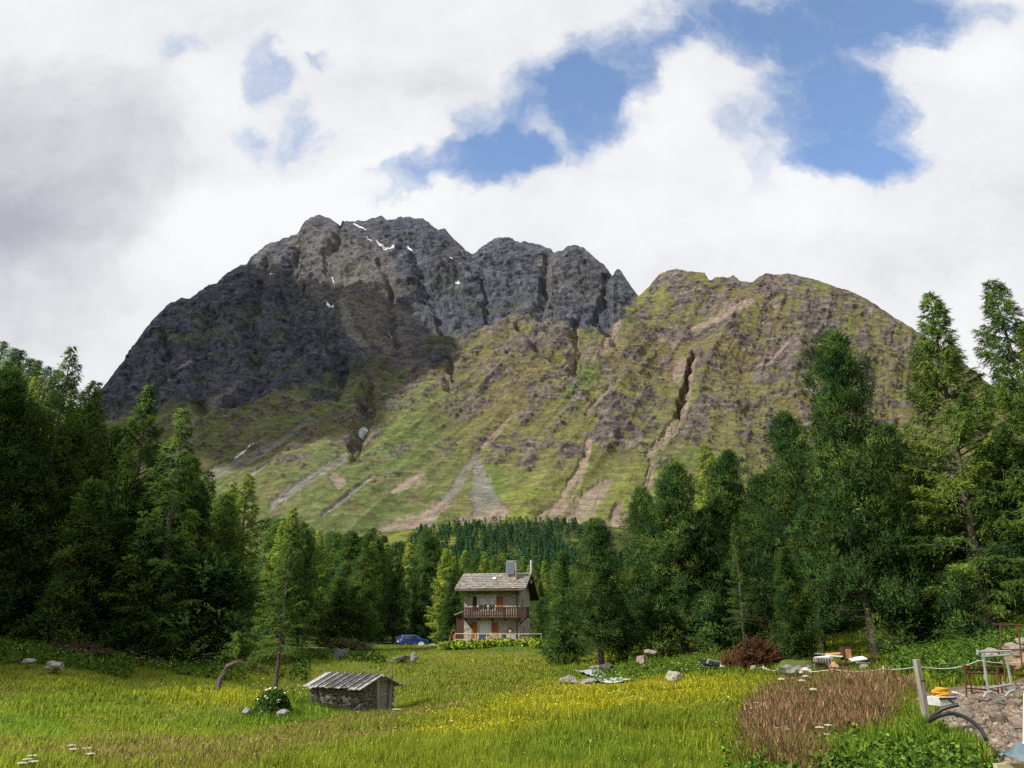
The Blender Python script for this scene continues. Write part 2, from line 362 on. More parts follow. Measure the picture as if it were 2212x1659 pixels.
def zones(x, y, z):
    px, py = pix(x, np.maximum(y, 4), z)
    n = fbm(x / 2.2, y / 2.2, o=3, s=21) - .5; n2 = fbm(x / .8, y / .8, o=2, s=33) - .5; n3 = fbm(x / 9, y / 9, o=2, s=41) - .5
    b = np.clip(blob(px, py, Z_BROWN) * (.9 + n * 1.6 + n2 * 1.0), 0, 1); r = np.clip(blob(px, py, Z_RED) * (1 + n * 2.6 + n2 * 2.0) - .1, 0, 1)
    yl = np.clip(blob(px, py, Z_YEL) + n * .8 + n3 * .8 + n2 * .5, 0, 1); g = np.clip(blob(px, py, Z_GRN) + n * .8, 0, 1)
    rub = np.clip(blob(px, py, Z_RUB) * 1.1 + n * .9 + n2 * .9, 0, 1)
    return px, py, b, r, yl, g, rub
def gcolor(x, y, z, rnd=None):
    px, py, b, r, yl, g, rub = zones(x, y, z)
    base = np.array((.195, .24, .024)); c = np.ones(x.shape + (3,)) * base
    def mx(k, col):
        nonlocal c
        c = c * (1 - k[..., None]) + np.array(col) * k[..., None]
    mx(yl * .85, (.38, .35, .02)); mx(b * .48 * (1 - g * .5), (.20, .165, .045)); mx(g * .75 * (1 - r * .5), (.105, .20, .021)); mx(r * .55 * (1 - g * .85), (.17, .11, .056))
    return c, rub, r, px, py, g, b
dd = np.concatenate([np.geomspace(2, 8, 12), np.geomspace(8.3, 130, 330), np.geomspace(132, 1300, 190)])
th = np.concatenate([np.linspace(-math.pi, -R(50), 40)[:-1], np.linspace(-R(50), R(50), 560), np.linspace(R(50), math.pi, 40)[1:]])
TH, DD = np.meshgrid(th, dd); GX = DD * np.sin(TH); GY = DD * np.cos(TH)
# in front use planar distance so rows stay level across the frame
fr = np.abs(TH) < R(50.0); GX = np.where(fr, DD * np.tan(np.clip(TH, -R(50), R(50))) , GX / math.cos(R(50))); GY = np.where(fr, DD, GY / math.cos(R(50)))
GZ = G(GX, GY)
gc, rub, rr, gpx, gpy, gg, bb = gcolor(GX, GY, GZ)
gc = gc * .5
dirt = np.array((.135, .10, .072)) ; gc = gc * (1 - rub[..., None]) + dirt * rub[..., None]
farm = sst(75, 110, GY)[..., None]; gc = gc * (1 - farm) + np.array((.045, .06, .015)) * farm
hillg = (sst(150, 190, GY) * sst(.62, .75, fbm(GX / 22, GY / 22, s=3) + .25 * (GX < -60)))[..., None]; gc = gc * (1 - hillg) + np.array((.13, .14, .03)) * hillg
ny, nx = GX.shape; ii = np.arange(ny * nx).reshape(ny, nx)
Fq = np.stack([ii[:-1, :-1], ii[:-1, 1:], ii[1:, 1:], ii[1:, :-1]], -1).reshape(-1, 4)
M_GROUND = attr_mat('meadow_soil', .95, 6, .5, .05)
gme = bigmesh('ground', np.stack([GX, GY, GZ], -1).reshape(-1, 3), Fq, M_GROUND, gc.reshape(-1, 3), True)
tag(link('ground', gme), kind='structure')
# ------------------------------------------------------------------ mountain
SKYL = [(-160,1110),(0,1030),(100,950),(180,880),(220,837),(246,804),(268,779),(286,749),(308,720),(330,691),(348,673),(366,655),(391,643),(410,644),(428,631),(450,618),(468,611),(483,598),(501,585),(519,571),(534,569),(541,556),(559,542),(574,527),(596,522),(617,512),(643,507),(650,494),(658,480),(672,469),(690,463),(709,471),(734,483),(740,475),(756,478),(789,476),(805,468),(825,468),(836,476),(854,475),(865,469),(887,469),(898,474),(913,471),(931,485),(948,496),(961,495),(974,508),(987,523),(1005,539),(1023,550),(1028,546),(1034,538),(1057,522),(1067,515),(1086,512),(1099,512),(1114,522),(1130,522),(1153,526),(1166,527),(1182,535),(1190,538),(1196,546),(1208,542),(1218,539),(1224,533),(1234,529),(1245,528),(1260,536),(1271,543),(1286,557),(1302,570),(1312,582),(1324,594),(1328,587),(1333,581),(1341,583),(1349,598),(1362,617),(1379,640),(1385,635),(1401,620),(1416,602),(1429,589),(1445,585),(1463,582),(1487,587),(1498,587),(1522,589),(1533,607),(1544,600),(1559,598),(1575,601),(1584,595),(1600,609),(1612,609),(1625,611),(1637,600),(1653,592),(1681,593),(1700,590),(1731,599),(1762,604),(1787,612),(1812,623),(1837,629),(1862,643),(1887,656),(1919,678),(1944,693),(1965,706),(2050,760),(2150,840),(2300,920),(2420,980)]
MD = [(-160,1200,1300),(200,1200,1250),(450,1200,1150),(700,1200,1050),(1000,1200,1000),(1300,1200,1000),(1700,1200,1050),(2100,1200,1100),(2420,1200,1200),
 (220,837,2100),(0,1030,1900),(391,643,2350),(541,556,2480),(690,463,2650),(805,468,2700),(931,485,2650),(1023,550,2500),(1090,512,2550),(1240,528,2450),(1333,581,2300),(1379,640,2150),
 (1450,585,2150),(1560,598,2100),(1700,590,2100),(1862,643,2000),(1965,706,1900),(2150,840,1800),(2420,980,1700),
 (400,900,1700),(600,860,1750),(700,640,2200),(800,840,1720),(960,760,1800),(1100,690,1900),(1250,700,1900),(1340,700,1920),(1000,620,2250),(1200,600,2250),
 (500,1000,1480),(700,1000,1380),(900,1000,1330),(1100,1000,1280),(1300,1000,1260),(1500,1000,1300),(1700,1000,1350),(1900,1000,1450),
 (700,1100,1180),(1000,1100,1120),(1300,1100,1100),(1600,1100,1130),(1000,880,1560),(1300,850,1560),(1600,850,1600),(1850,850,1650),(1400,730,1850),(1600,700,1850),(1800,740,1820)]
MT = TPS([(a / 500., b / 500.) for a, b, c in MD], [math.log(c) for a, b, c in MD], 1e-3)
def build_mountain():
    NX, NY = 1330, 500
    X = np.linspace(-160, 2420, NX); sk = np.array(SKYL, float)
    ys = np.interp(X, sk[:, 0], sk[:, 1]); jag = np.interp(X, [0, 400, 1300, 1420, 2000], [1.0, 2.6, 2.8, 1.6, .8])
    ys = ys + (fbm(X / 9, X * 0, o=3, s=3) - .5) * jag * 2.2
    V = np.linspace(0, 1, NY) ** 1.12
    PX = np.repeat(X[None], NY, 0); PY = ys[None] + (1205 - ys[None]) * V[:, None]
    D = np.exp(MT(PX / 500., PY / 500.)); U, T = uv(PX, PY)
    x, y, z = U * D, D.copy(), EYE + T * D
    # rock / grass layout
    bx = [0,150,430,520,600,700,800,880,930,990,1060,1110,1200,1250,1310,1345,1372,1382,1390]
    by = [1000,930,885,862,858,872,838,800,770,735,700,683,690,702,712,690,655,600,300]
    warp = (fbm(x / 160, z / 160, y / 160, 4, 50) - .5); warp2 = fbm(x / 45, z / 45, y / 45, 3, 55) - .5
    yb = np.interp(PX, bx, by) + warp * 110 + warp2 * 34
    cliff = sst(-12, 16, yb - PY)
    crag = blob(PX + warp * 90 + warp2 * 30, PY + warp2 * 60, [(1000,885,75,30,-10,.9),(960,960,40,22,-20,.6),(1045,935,30,22,0,.7),(1135,992,55,24,-15,.9),(1215,975,45,24,0,.7),(1330,900,75,50,-20,.75),(1465,795,34,24,0,1.0),(1390,865,60,26,0,.7),(1330,960,60,26,0,.6),(1480,905,60,40,30,.6),(1560,870,50,30,0,.45),(1640,930,70,34,-20,.6),(1650,1010,40,22,0,.4),(1700,760,90,30,-30,.6),(1480,720,80,22,-30,.55),(1560,690,60,20,-35,.6),(1460,620,70,26,0,.9),(1590,608,40,14,0,1.0),(1690,610,90,16,0,.8),(1780,700,40,60,20,.55),(1900,740,60,24,0,.4),(1180,860,60,22,-20,.5),(1080,810,50,22,-20,.5),(880,860,70,26,-35,.6),(790,870,24,40,20,.7),(640,960,90,14,-30,.5),(760,930,30,50,25,.6),(560,900,80,14,-15,.5),(1210,730,60,26,0,.7),(1120,740,60,30,-30,.55),(1300,760,50,26,0,.5),(950,810,20,40,10,.6),(630,1010,70,16,-30,.5),(1530,770,60,26,-30,.5),(1250,870,50,16,-20,.4),(1160,900,60,14,-20,.4),(1750,860,70,30,-10,.4)])
    diag = x / 95. - z / 150.; along = (x + z * .9) / 300.
    lr = ridged(diag * 1.6, along * 2.2, y / 300., 5, 60, .62)
    up = sst(1080, 700, PY)
    n_o = .5 * lr + .55 * ridged((x - .5 * z) / 30 + warp, (z + .3 * x) / 17, y / 60, 4, 71, .66)
    outc = sst(.62, .76, n_o + crag * .22 + up * .10 - sst(970, 1090, PY) * .22 - sst(700, 420, PX) * .04)
    rock = np.clip(np.maximum(cliff, outc), 0, 1)
    # scree chutes: pink / grey
    pn = (fbm(PX / 7, PY / 7, o=3, s=4) - .5) * .8; wig = (fbm(PX / 26, PY / 26, o=3, s=44) - .5) * 34
    def path(pts, wd, soft=False):
        best = np.full(PX.shape, 1e9); k = np.zeros(PX.shape)
        wx = PX + (wig if soft else warp2 * 10); wy = PY
        for i in range(len(pts) - 1):
            a = np.array(pts[i], float); b = np.array(pts[i + 1], float); d = b - a; t = np.clip(((wx - a[0]) * d[0] + (wy - a[1]) * d[1]) / (d @ d), 0, 1)
            w_ = wd[i] + (wd[i + 1] - wd[i]) * t; q = np.hypot(wx - a[0] - t * d[0], wy - a[1] - t * d[1]) / w_; k = np.maximum(k, sst(3.2, 0, q + pn * .6) if soft else sst(1.4, .8, q + pn))
        return k
    pink = np.zeros(PX.shape); grey = np.zeros(PX.shape)
    for p, w_ in [([(1335,700),(1322,735),(1300,765),(1275,787)],[6,11,9,3]), ([(1248,690),(1244,745),(1226,785),(1216,800)],[3,5,5,3]), ([(1500,770),(1487,830),(1478,880),(1450,935),(1402,985)],[5,6,8,11,8]),
                  ([(1272,955),(1262,1000),(1240,1040),(1215,1090),(1170,1120)],[6,9,11,14,12]), ([(1310,1035),(1270,1080),(1230,1120)],[10,22,25]), ([(1620,650),(1560,680),(1500,700)],[8,9,5]), ([(1470,780),(1462,815)],[12,9]),
                  ([(970,785),(962,835)],[5,5]), ([(1405,1000),(1400,1050)],[5,9]), ([(830,1150),(900,1120),(960,1085)],[20,16,10]), ([(1000,1130),(1080,1110)],[20,16]),([(1240,1150),(1330,1150),(1340,1090)],[30,26,10]), ([(720,1030),(735,1045)],[9,12]),([(850,1060),(905,1030)],[7,13]), ([(1320,840),(1290,870),(1265,900)],[5,7,3]), ([(1700,740),(1660,780)],[4,3]), ([(1100,900),(1070,930),(1040,960)],[4,5,3])]: pink = np.maximum(pink, path(p, w_))
    for p, w_ in [([(1022,983),(995,1025),(960,1075),(920,1130)],[5,9,9,10]), ([(1030,985),(1040,1060),(1060,1110)],[5,26,30]), ([(745,978),(690,1020),(640,1060),(595,1090)],[5,9,11,12]), ([(680,905),(600,960),(520,1000),(455,1030)],[4,6,9,12]), ([(805,1030),(760,1065),(700,1115)],[4,4,6]), ([(590,1000),(540,1030)],[4,6]), ([(740,650),(760,720),(790,760)],[8,10,12]),([(400,760),(380,780)],[5,4]), ([(425,890),(412,930),(380,1000)],[4,9,20]),([(560,800),(500,850),(440,880)],[3,5,6]), ([(940,710),(900,725)],[14,10])]: grey = np.maximum(grey, path(p, w_))
    brk = sst(.30, .55, fbm((x - .5 * z) / 9, (z + .5 * x) / 60, o=3, s=201)); soft_ = sst(900, 1080, PY); pink = pink * (1 - .4 * (1 - brk)); grey = grey * (1 - .4 * (1 - brk))
    scree = np.maximum(pink, grey * .92)
    # relief
    hb0 = fbm(x / 90, z / 90, y / 90, 3, 14)
    fade = sst(0, .035, V)[:, None]; edge = .25 + .75 * fade
    big = (ridged(x / 430, z / 520, y / 500, 4, 80) - .5) * 95 * cliff + (ridged(diag * .55, along * .5, None, 3, 90) - .5) * 42
    med = (ridged(x / 120, z / 150, y / 130, 5, 84, .6) - .5) * 52 * cliff + (ridged(diag * 1.6, along * 1.3, None, 4, 93) - .45) * (7 + 10 * sst(1060, 880, PY)) * (1 - cliff)
    q1, q2 = (x - 1.4 * z) * .7, (x * 1.2 + z) * .8; fine = (ridged(q1 / 24 + warp * 2, q2 / 55, None, 4, 96, .62) - .5) * (3 + 9 * rock) + (ridged(x / 46 + warp, z / 17 + x / 90, None, 4, 99, .62) - .5) * (2 + 8 * rock) + (fbm(x / 9, z / 7, y / 12, 3, 98) - .5) * (1 + 7 * rock)
    clf = np.zeros(PX.shape)
    for p, w_ in [([(738,483),(724,530),(712,600),(716,640)],[3,6,8,6]),([(820,560),(850,640),(835,700),(860,760)],[4,7,8,6]),([(965,790),(975,840)],[5,6]),([(1250,690),(1245,800)],[6,7]),([(1300,690),(1330,740)],[6,5]),([(1500,770),(1478,860),(1470,900)],[2.5,3,3]),([(800,838),(792,890),(760,990)],[5,8,7]),([(900,560),(950,700)],[6,8]),([(580,560),(520,680),(560,800)],[5,9,8]),([(1190,560),(1165,680)],[5,7]),([(1318,600),(1290,690)],[4,6]),([(640,540),(610,640),(640,760)],[5,8,8]),([(450,660),(420,780),(430,880)],[5,9,8]),([(1120,700),(1200,780)],[4,5]),([(680,700),(740,800),(720,860)],[5,8,5]),([(1040,600),(1060,680)],[5,7]),([(350,720),(330,850)],[5,8])]: clf = np.maximum(clf, path(p, w_, True))
    disp = -clf * 30 * (.5 + hb0) + (big * sst(0, .12, V)[:, None] + med * edge) * (1 - .3 * scree) + fine * edge * (1 - scree * .75) + rock * (1 - cliff) * 4 - scree * 6
    n = np.array((-.05, -.80, .45)); x = x + disp * n[0]; y = y + disp * n[1]; z = z + disp * n[2] * np.clip(V * 9, .12, 1)[:, None]
    # colours
    crk = ridged(x / 26 + warp2, z / 34, y / 30, 4, 131, .65); crk2 = ridged(diag * 5 + warp2, along * 9, None, 4, 137, .65)
    hv = fbm(x / 30, z / 30, y / 30, 4, 7); hw = fbm(x / 8, z / 8, y / 8, 3, 8); hb = fbm(x / 220, z / 220, y / 220, 3, 9)
    def mixc(c, k, col): return c * (1 - k[..., None]) + np.array(col) * k[..., None]
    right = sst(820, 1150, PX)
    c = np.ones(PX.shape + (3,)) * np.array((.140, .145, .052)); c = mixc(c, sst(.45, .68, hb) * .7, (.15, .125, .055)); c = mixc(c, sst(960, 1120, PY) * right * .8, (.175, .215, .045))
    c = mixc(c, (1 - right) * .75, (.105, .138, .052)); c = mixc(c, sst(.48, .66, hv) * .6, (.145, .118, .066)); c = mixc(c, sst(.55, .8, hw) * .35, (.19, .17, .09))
    lush = blob(PX + warp * 40, PY, [(1250,830,26,60,35,.9),(1700,745,14,40,-25,.9),(1735,800,16,50,-20,.8),(1060,1040,40,50,10,.6),(1460,1010,140,40,-30,.35),(870,960,90,60,-40,.4),(1640,690,16,30,-15,.5)])
    c = mixc(c, np.clip(lush, 0, 1) * .8, (.095, .15, .035))
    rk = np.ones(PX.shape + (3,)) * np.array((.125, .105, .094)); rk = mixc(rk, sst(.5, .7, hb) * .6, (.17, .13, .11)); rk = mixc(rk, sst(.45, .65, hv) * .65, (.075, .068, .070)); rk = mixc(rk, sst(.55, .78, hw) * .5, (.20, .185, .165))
    dk = np.ones(PX.shape + (3,)) * np.array((.084, .093, .120)); dk = mixc(dk, sst(.45, .65, hv) * .6, (.048, .054, .074)); dk = mixc(dk, sst(.55, .75, hw) * .45, (.088, .086, .086)); dk = mixc(dk, sst(.52, .7, hb) * .4, (.085, .072, .065))  # dark cliff rock, with shade of clouds and bluish haze painted into its colour
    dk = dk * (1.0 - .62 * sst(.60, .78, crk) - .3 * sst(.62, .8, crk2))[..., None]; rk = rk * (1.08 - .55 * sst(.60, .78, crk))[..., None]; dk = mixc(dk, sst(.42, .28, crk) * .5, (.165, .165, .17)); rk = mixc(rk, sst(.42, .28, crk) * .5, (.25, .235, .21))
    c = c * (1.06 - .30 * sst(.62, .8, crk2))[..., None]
    sunlit_band = np.clip(blob(PX + warp * 120, PY + warp * 60, [(690,560,60,110,0,.8),(790,620,90,150,-15,1.0),(860,770,110,110,-30,1.0),(820,830,110,40,-20,.5),(580,560,60,34,-35,.6),(950,720,60,30,0,.7),(1190,590,30,60,10,.55),(1180,680,60,60,0,.3),(500,760,50,20,0,.1)]), 0, 1)  # sunlit stretch of the cliff, put in as paler rock colour
    sunlit_band = sunlit_band * (.55 + .45 * sst(.4, .6, hv))
    dk = dk * (1 - sunlit_band[..., None]) + sunlit_band[..., None] * mixc(rk, np.ones(PX.shape) * .6, (.165, .157, .145))
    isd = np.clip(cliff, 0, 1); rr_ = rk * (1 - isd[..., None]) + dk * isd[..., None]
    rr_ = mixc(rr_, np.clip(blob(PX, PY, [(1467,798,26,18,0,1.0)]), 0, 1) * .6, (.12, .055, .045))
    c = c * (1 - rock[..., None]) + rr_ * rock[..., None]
    moss = cliff * sst(.56, .7, fbm(x / 90, z / 40, y / 90, 4, 19)) * sst(500, 800, PY) * .75; c = mixc(c, moss, (.10, .112, .05))
    c = mixc(c, grey * .9, (.20, .187, .172)); c = mixc(c, pink * .9, (.28, .215, .17)); c = mixc(c, np.clip(scree, 0, 1) * sst(.55, .75, hw) * .4, (.30, .27, .23))
    snow = np.zeros(PX.shape)
    for p, w_ in [([(765,483),(790,497)],[1.6,1.6]), ([(793,513),(801,519)],[1.5,2]), ([(815,522),(828,530),(850,534)],[1.5,3,2.2]), ([(584,589),(592,591)],[1.6,1.6]), ([(705,648),(717,658)],[2.5,5]), ([(775,929),(787,917)],[3.5,4]), ([(510,994),(532,980),(552,967)],[1.6,2.4,1.4]), ([(716,590),(717,598)],[1.2,1.2]), ([(956,561),(963,560)],[1.5,1.5]),([(970,563),(978,568)],[1.5,1.5]),([(996,574),(1004,575)],[1.6,1.6]),([(984,604),(992,605)],[1.6,1.2]),([(880,531),(888,536)],[1.2,1.2]), ([(835,700),(842,708)],[1,1])]:
        for i in range(len(p) - 1):
            a = np.array(p[i], float); b = np.array(p[i + 1], float); d = b - a; t = np.clip(((PX - a[0]) * d[0] + (PY - a[1]) * d[1]) / (d @ d), 0, 1)
            snow = np.maximum(snow, sst(1.0, .6, np.hypot(PX - a[0] - t * d[0], PY - a[1] - t * d[1]) / (w_[i] + (w_[i + 1] - w_[i]) * t)))
    c = mixc(c, snow, (.82, .85, .88))
    # back side
    bx_, by_, bz_ = x[0] * 1.10, y[0] * 1.10, z[0] * .80; b2 = (x[0] * 1.35, y[0] * 1.35, z[0] * 0)
    X3 = np.concatenate([b2[0][None], bx_[None], x]); Y3 = np.concatenate([b2[1][None], by_[None], y]); Z3 = np.concatenate([b2[2][None], bz_[None], z]); c = np.concatenate([c[:1], c[:1], c])
    ny, nx = X3.shape; ii = np.arange(ny * nx).reshape(ny, nx)
    Fq = np.stack([ii[:-1, :-1], ii[1:, :-1], ii[1:, 1:], ii[:-1, 1:]], -1).reshape(-1, 4)
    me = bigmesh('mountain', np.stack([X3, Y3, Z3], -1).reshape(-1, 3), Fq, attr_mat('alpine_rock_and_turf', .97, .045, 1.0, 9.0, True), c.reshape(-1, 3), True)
    tag(link('mountain', me), kind='structure')
build_mountain()
# unseen clouds, added and sized to shade the left flank and near left forest
def shade_cloud(name, c, rad, seed, label):
    rs = random.Random(seed); bm = bmesh.new(); bmesh.ops.create_icosphere(bm, subdivisions=5, radius=1.0)
    P = np.array([v.co[:] for v in bm.verts]); k = 1 + .55 * (fbm(P[:, 0] * 1.7 + seed, P[:, 1] * 1.7, P[:, 2] * 1.7, 5, seed) - .5) * 2
    P = P * k[:, None] * np.array(rad)
    for v, p in zip(bm.verts, P): v.co = p
    me = bpy.data.meshes.new(name); bm.to_mesh(me); bm.free()
    for p in me.polygons: p.use_smooth = True
    def fn(n):
        d = n.add('ShaderNodeBsdfDiffuse', ins={0: (.9, .9, .92, 1)}); t = n.add('ShaderNodeBsdfTranslucent', ins={0: (.9, .9, .92, 1)})
        m = n.add('ShaderNodeMixShader', ins={0: .25, 1: d.outputs[0], 2: t.outputs[0]}); n.add('ShaderNodeOutputMaterial', ins={0: m.outputs[0]})
    me.materials.append(mat('shade_cloud_white', fn)); tag(link(name, me, None, c), kind='structure')
def sunward(p, t): return Vector(p) + SUN * t
shade_cloud('shade_cloud', sunward((-63, 49, 10), 900), (35, 35, 20), 9, '')
shade_cloud('shade_cloud', sunward((-920, 1960, 800), 2900), (600, 640, 500), 4, '')

# ------------------------------------------------------------------ trees
def unit(a): return a / np.maximum(np.linalg.norm(a, axis=-1, keepdims=True), 1e-9)
def needles(P, Dr, ln, wd, cl, rng):
    """one thin triangle per needle bundle: start points, directions, length, width, colour"""
    n = len(P); side = unit(np.cross(Dr, rng.normal(size=(n, 3)))); ln = np.broadcast_to(ln, (n,))[:, None]; wd = np.broadcast_to(wd, (n,))[:, None]
    V = np.stack([P - side * wd * .5, P + side * wd * .5, P + Dr * ln], 1).reshape(-1, 3)
    return V, np.repeat(cl, 3, 0)
def perp(d, rng):
    return unit(np.cross(d, rng.normal(size=d.shape)))
def make_tree(kind, h, Rm, nb, seed, dens=1.0, size=1.0, bare=.1, trunk_r=None, cols=None, dead=0.0, sparse_low=0.0):
    rng = np.random.default_rng(seed); wood = MB(); dwood = MB()
    tr = trunk_r or .018 * h
    bend = rng.normal(size=2) * .012 * h
    def axis(t): return np.array([bend[0] * math.sin(t * 2.6), bend[1] * math.sin(t * 3.1), t * h])
    wood.tube([axis(t) for t in np.linspace(-.02, .985, 12)], [tr * (1.25 if i == 0 else 1) * (1 - .96 * t) + .008 for i, t in enumerate(np.linspace(0, 1, 12))], 8)
    VS, CS, NS = [], [], []
    cols = cols or {'larch': [(0.081, 0.134, 0.029), (0.115, 0.171, 0.032), (0.062, 0.109, 0.028)], 'pine': [(0.031, 0.070, 0.027), (0.050, 0.098, 0.029), (0.092, 0.140, 0.036)], 'spruce': [(0.036, 0.078, 0.028), (0.056, 0.104, 0.029), (0.087, 0.134, 0.034)]}[kind]
    cols = np.array(cols)
    lobes = rng.uniform(.8, 1.2, (6, 9))
    for i in range(nb):
        t = bare + (1 - bare) * ((i + rng.random()) / nb) ** (1.0 if kind != 'pine' else .92); t = min(t, .992)
        az = i * 2.399 + rng.normal() * .5; q = (t - bare) / (1 - bare)
        if kind == 'larch': prof = (1 - q) ** .86 * (.6 + .4 * min(1, q * 5 + .35)) + .02
        elif kind == 'pine': prof = (max(0, 1 - q ** 3.0) ** .6) * (.74 + .26 * min(1, q * 3 + .2)) * (1 - .6 * q) + .03
        else: prof = (1 - q) ** .85 + .03
        lb = lobes[int(az / (2 * math.pi) * 6) % 6, min(8, int(q * 9))]
        L = Rm * prof * rng.uniform(.72, 1.12) * lb
        if L < .12: L = .12
        o = axis(t); ns = 9; s = np.linspace(0, 1, ns)
        if kind == 'larch': up0 = .22 + .75 * q; zz = L * (up0 * s - (.55 - .35 * q) * s ** 2 + .22 * s ** 4)
        elif kind == 'pine': up0 = -.15 + .65 * q; zz = L * (up0 * s + (.25 + .35 * q) * s ** 2)
        else: up0 = -.1 + .5 * q; zz = L * (up0 * s + .1 * s ** 2)
        da = rng.normal() * .35; a_ = az + da * s
        br = np.stack([o[0] + np.cos(a_) * L * s, o[1] + np.sin(a_) * L * s, o[2] + zz], 1)
        isdead = rng.random() < dead * max(0, 1 - q * 2.2)
        if L > .5 and size < 2: (dwood if isdead else wood).tube([tuple(p) for p in br[::2]], [max(.005, (.010 if isdead else .018) * L * (1 - .85 * k)) for k in s[::2]], 4, False)
        if isdead:
            for _ in range(16):
                k = rng.uniform(.2, .98); p = br[int(k * 8)]; dwood.tube([tuple(p), tuple(p + np.array([rng.normal() * .4, rng.normal() * .4, -.3 * rng.random()]) * L * .4)], [.008, .003], 3, False)
            continue
        bcol = cols[rng.integers(len(cols))] * rng.uniform(.75, 1.22)
        if kind == 'larch':
            nt = max(4, int((5 + 13 * L) * dens * (1 - sparse_low * max(0, 1 - q * 2.5))))
            k = rng.uniform(.12, 1, nt) ** .8; P0 = np.stack([np.interp(k, s, br[:, j]) for j in range(3)], 1)
            sgn = rng.choice([-1, 1], nt); yaw = a_[0] + da * k + sgn * rng.uniform(.35, 1.25, nt)
            td = unit(np.stack([np.cos(yaw), np.sin(yaw), rng.uniform(-.75, .25, nt)], 1)); tl = (.30 + .5 * L ** .7 * (1.05 - k)) * rng.uniform(.5, 1.2, nt)
            m = max(3, int(13 / size)); g = rng.uniform(0, 1, (nt, m)); PP = P0[:, None] + td[:, None] * (tl[:, None] * g)[..., None]; PP[..., 2] -= (.22 * tl[:, None] * g ** 2)
            dd_ = unit(td[:, None] * 1.3 + rng.normal(size=(nt, m, 3)) * .42)
            V, c = needles(PP.reshape(-1, 3), dd_.reshape(-1, 3), .20 * size * rng.uniform(.6, 1.3, nt * m), .033 * size, np.repeat(bcol[None] * rng.uniform(.8, 1.2, (nt, 1)), m, 0), rng)
            VS.append(V); CS.append(c); on = unit(np.stack([np.cos(yaw), np.sin(yaw), 0 * yaw], 1) * .35 + np.array([math.cos(az), math.sin(az), 0]) * .45 + np.array([0, 0, .75])); NS.append(np.repeat(unit(on[:, None] + rng.normal(size=(nt, m, 3)) * .38).reshape(-1, 3), 3, 0))
            # along the limb itself
            m2 = int(34 * L / size) + 3; k = rng.uniform(.15, 1, m2); P0 = np.stack([np.interp(k, s, br[:, j]) for j in range(3)], 1)
            V, c = needles(P0, unit(rng.normal(size=(m2, 3)) + np.array([math.cos(az), math.sin(az), .2]) * .6), .15 * size, .045 * size, np.repeat(bcol[None], m2, 0), rng); VS.append(V); CS.append(c); NS.append(np.repeat(unit(np.array([math.cos(az) * .5, math.sin(az) * .5, .7]) + rng.normal(size=(m2, 3)) * .45), 3, 0))
        else:
            NSH = 12; nc = max(2, int((1.1 + 1.15 * L) * dens)); nt = nc * NSH; k = np.repeat(1 - rng.random(nc) ** 1.7 * .8, NSH)
            P0 = np.stack([np.interp(k, s, br[:, j]) for j in range(3)], 1)
            spread = .30 * L ** .6 if kind == 'pine' else .2 * L
            P0 = P0 + np.repeat(rng.normal(size=(nc, 3)), NSH, 0) * spread * np.array([1, 1, .55]); jit = rng.normal(size=(nt, 3)) * (.12 if size < 2 else .2); P0 = P0 + jit
            out = np.array([math.cos(az), math.sin(az), 0.0]); upw = .75 if kind == 'pine' else .35
            sdv = unit(jit * 5.0 + out[None] * .55 + np.array([0, 0, upw]) + rng.normal(size=(nt, 3)) * .42); sl = rng.uniform(.26, .48, nt) * (1 if kind == 'pine' else .9)
            m = max(3, int((12 if kind == 'pine' else 11) / size)); g = rng.uniform(0, 1, (nt, m)); PP = P0[:, None] + sdv[:, None] * (sl[:, None] * g)[..., None]
            rad = rng.normal(size=(nt, m, 3)); dd_ = unit(sdv[:, None] * 1.0 + unit(rad) * .6)
            cc = np.repeat(bcol[None] * np.repeat(rng.uniform(.6, 1.4, (nc, 1)), NSH, 0) * rng.uniform(.85, 1.15, (nt, 1)), m, 0)
            V, c = needles(PP.reshape(-1, 3), dd_.reshape(-1, 3), .14 * size * rng.uniform(.7, 1.3, nt * m), .036 * size, cc, rng); VS.append(V); CS.append(c); NS.append(np.repeat(unit(sdv[:, None] * .9 + out * .35 + np.array([0, 0, .35]) + rng.normal(size=(nt, m, 3)) * .3).reshape(-1, 3), 3, 0))
    V = np.concatenate(VS); c = np.concatenate(CS); Fc = np.arange(len(V)).reshape(-1, 3)
    V[:, 2] = np.maximum(V[:, 2], .05)
    crown = bigmesh('crown', V, Fc, M_LARCH if kind == 'larch' else M_PINE, c, nrm=np.concatenate(NS))
    def tm(mb, name, m):
        me = bpy.data.meshes.new(name); me.from_pydata(mb.v, [], mb.f); me.materials.append(m)
        for p in me.polygons: p.use_smooth = True
        return me
    return dict(h=h, crown=crown, trunk=tm(wood, 'trunk', M_BARKG if kind == 'larch' else M_BARK), dead=tm(dwood, 'dead_branches', mat_dead) if dwood.v else None)
mat_dead = bark('dead_wood', (.20, .17, .145))
LC = [(.068, .112, .028), (.092, .140, .030), (.050, .088, .026)]
LAR = [make_tree('larch', 18, 4.3, 150, 1, 2.0, 1.0, .08, cols=LC), make_tree('larch', 18, 3.3, 112, 2, 1.35, 1.0, .2, dead=.5, cols=LC), make_tree('larch', 18, 4.5, 150, 3, 2.0, 1.0, .08, cols=LC), make_tree('larch', 14, 2.5, 95, 4, 1.4, 1.1, .1, cols=LC)]
PIN = [make_tree('pine', 18, 3.6, 210, 11, 2.5, 1.1, .12, .36), make_tree('pine', 16, 3.3, 185, 12, 2.4, 1.1, .10, .3), make_tree('pine', 14, 3.0, 170, 13, 2.4, 1.1, .10, .26)]
SPR = [make_tree('spruce', 12, 2.6, 210, 21, 2.5, 1.1, .02, .16), make_tree('spruce', 10, 1.9, 180, 22, 2.3, 1.1, .03, .14)]
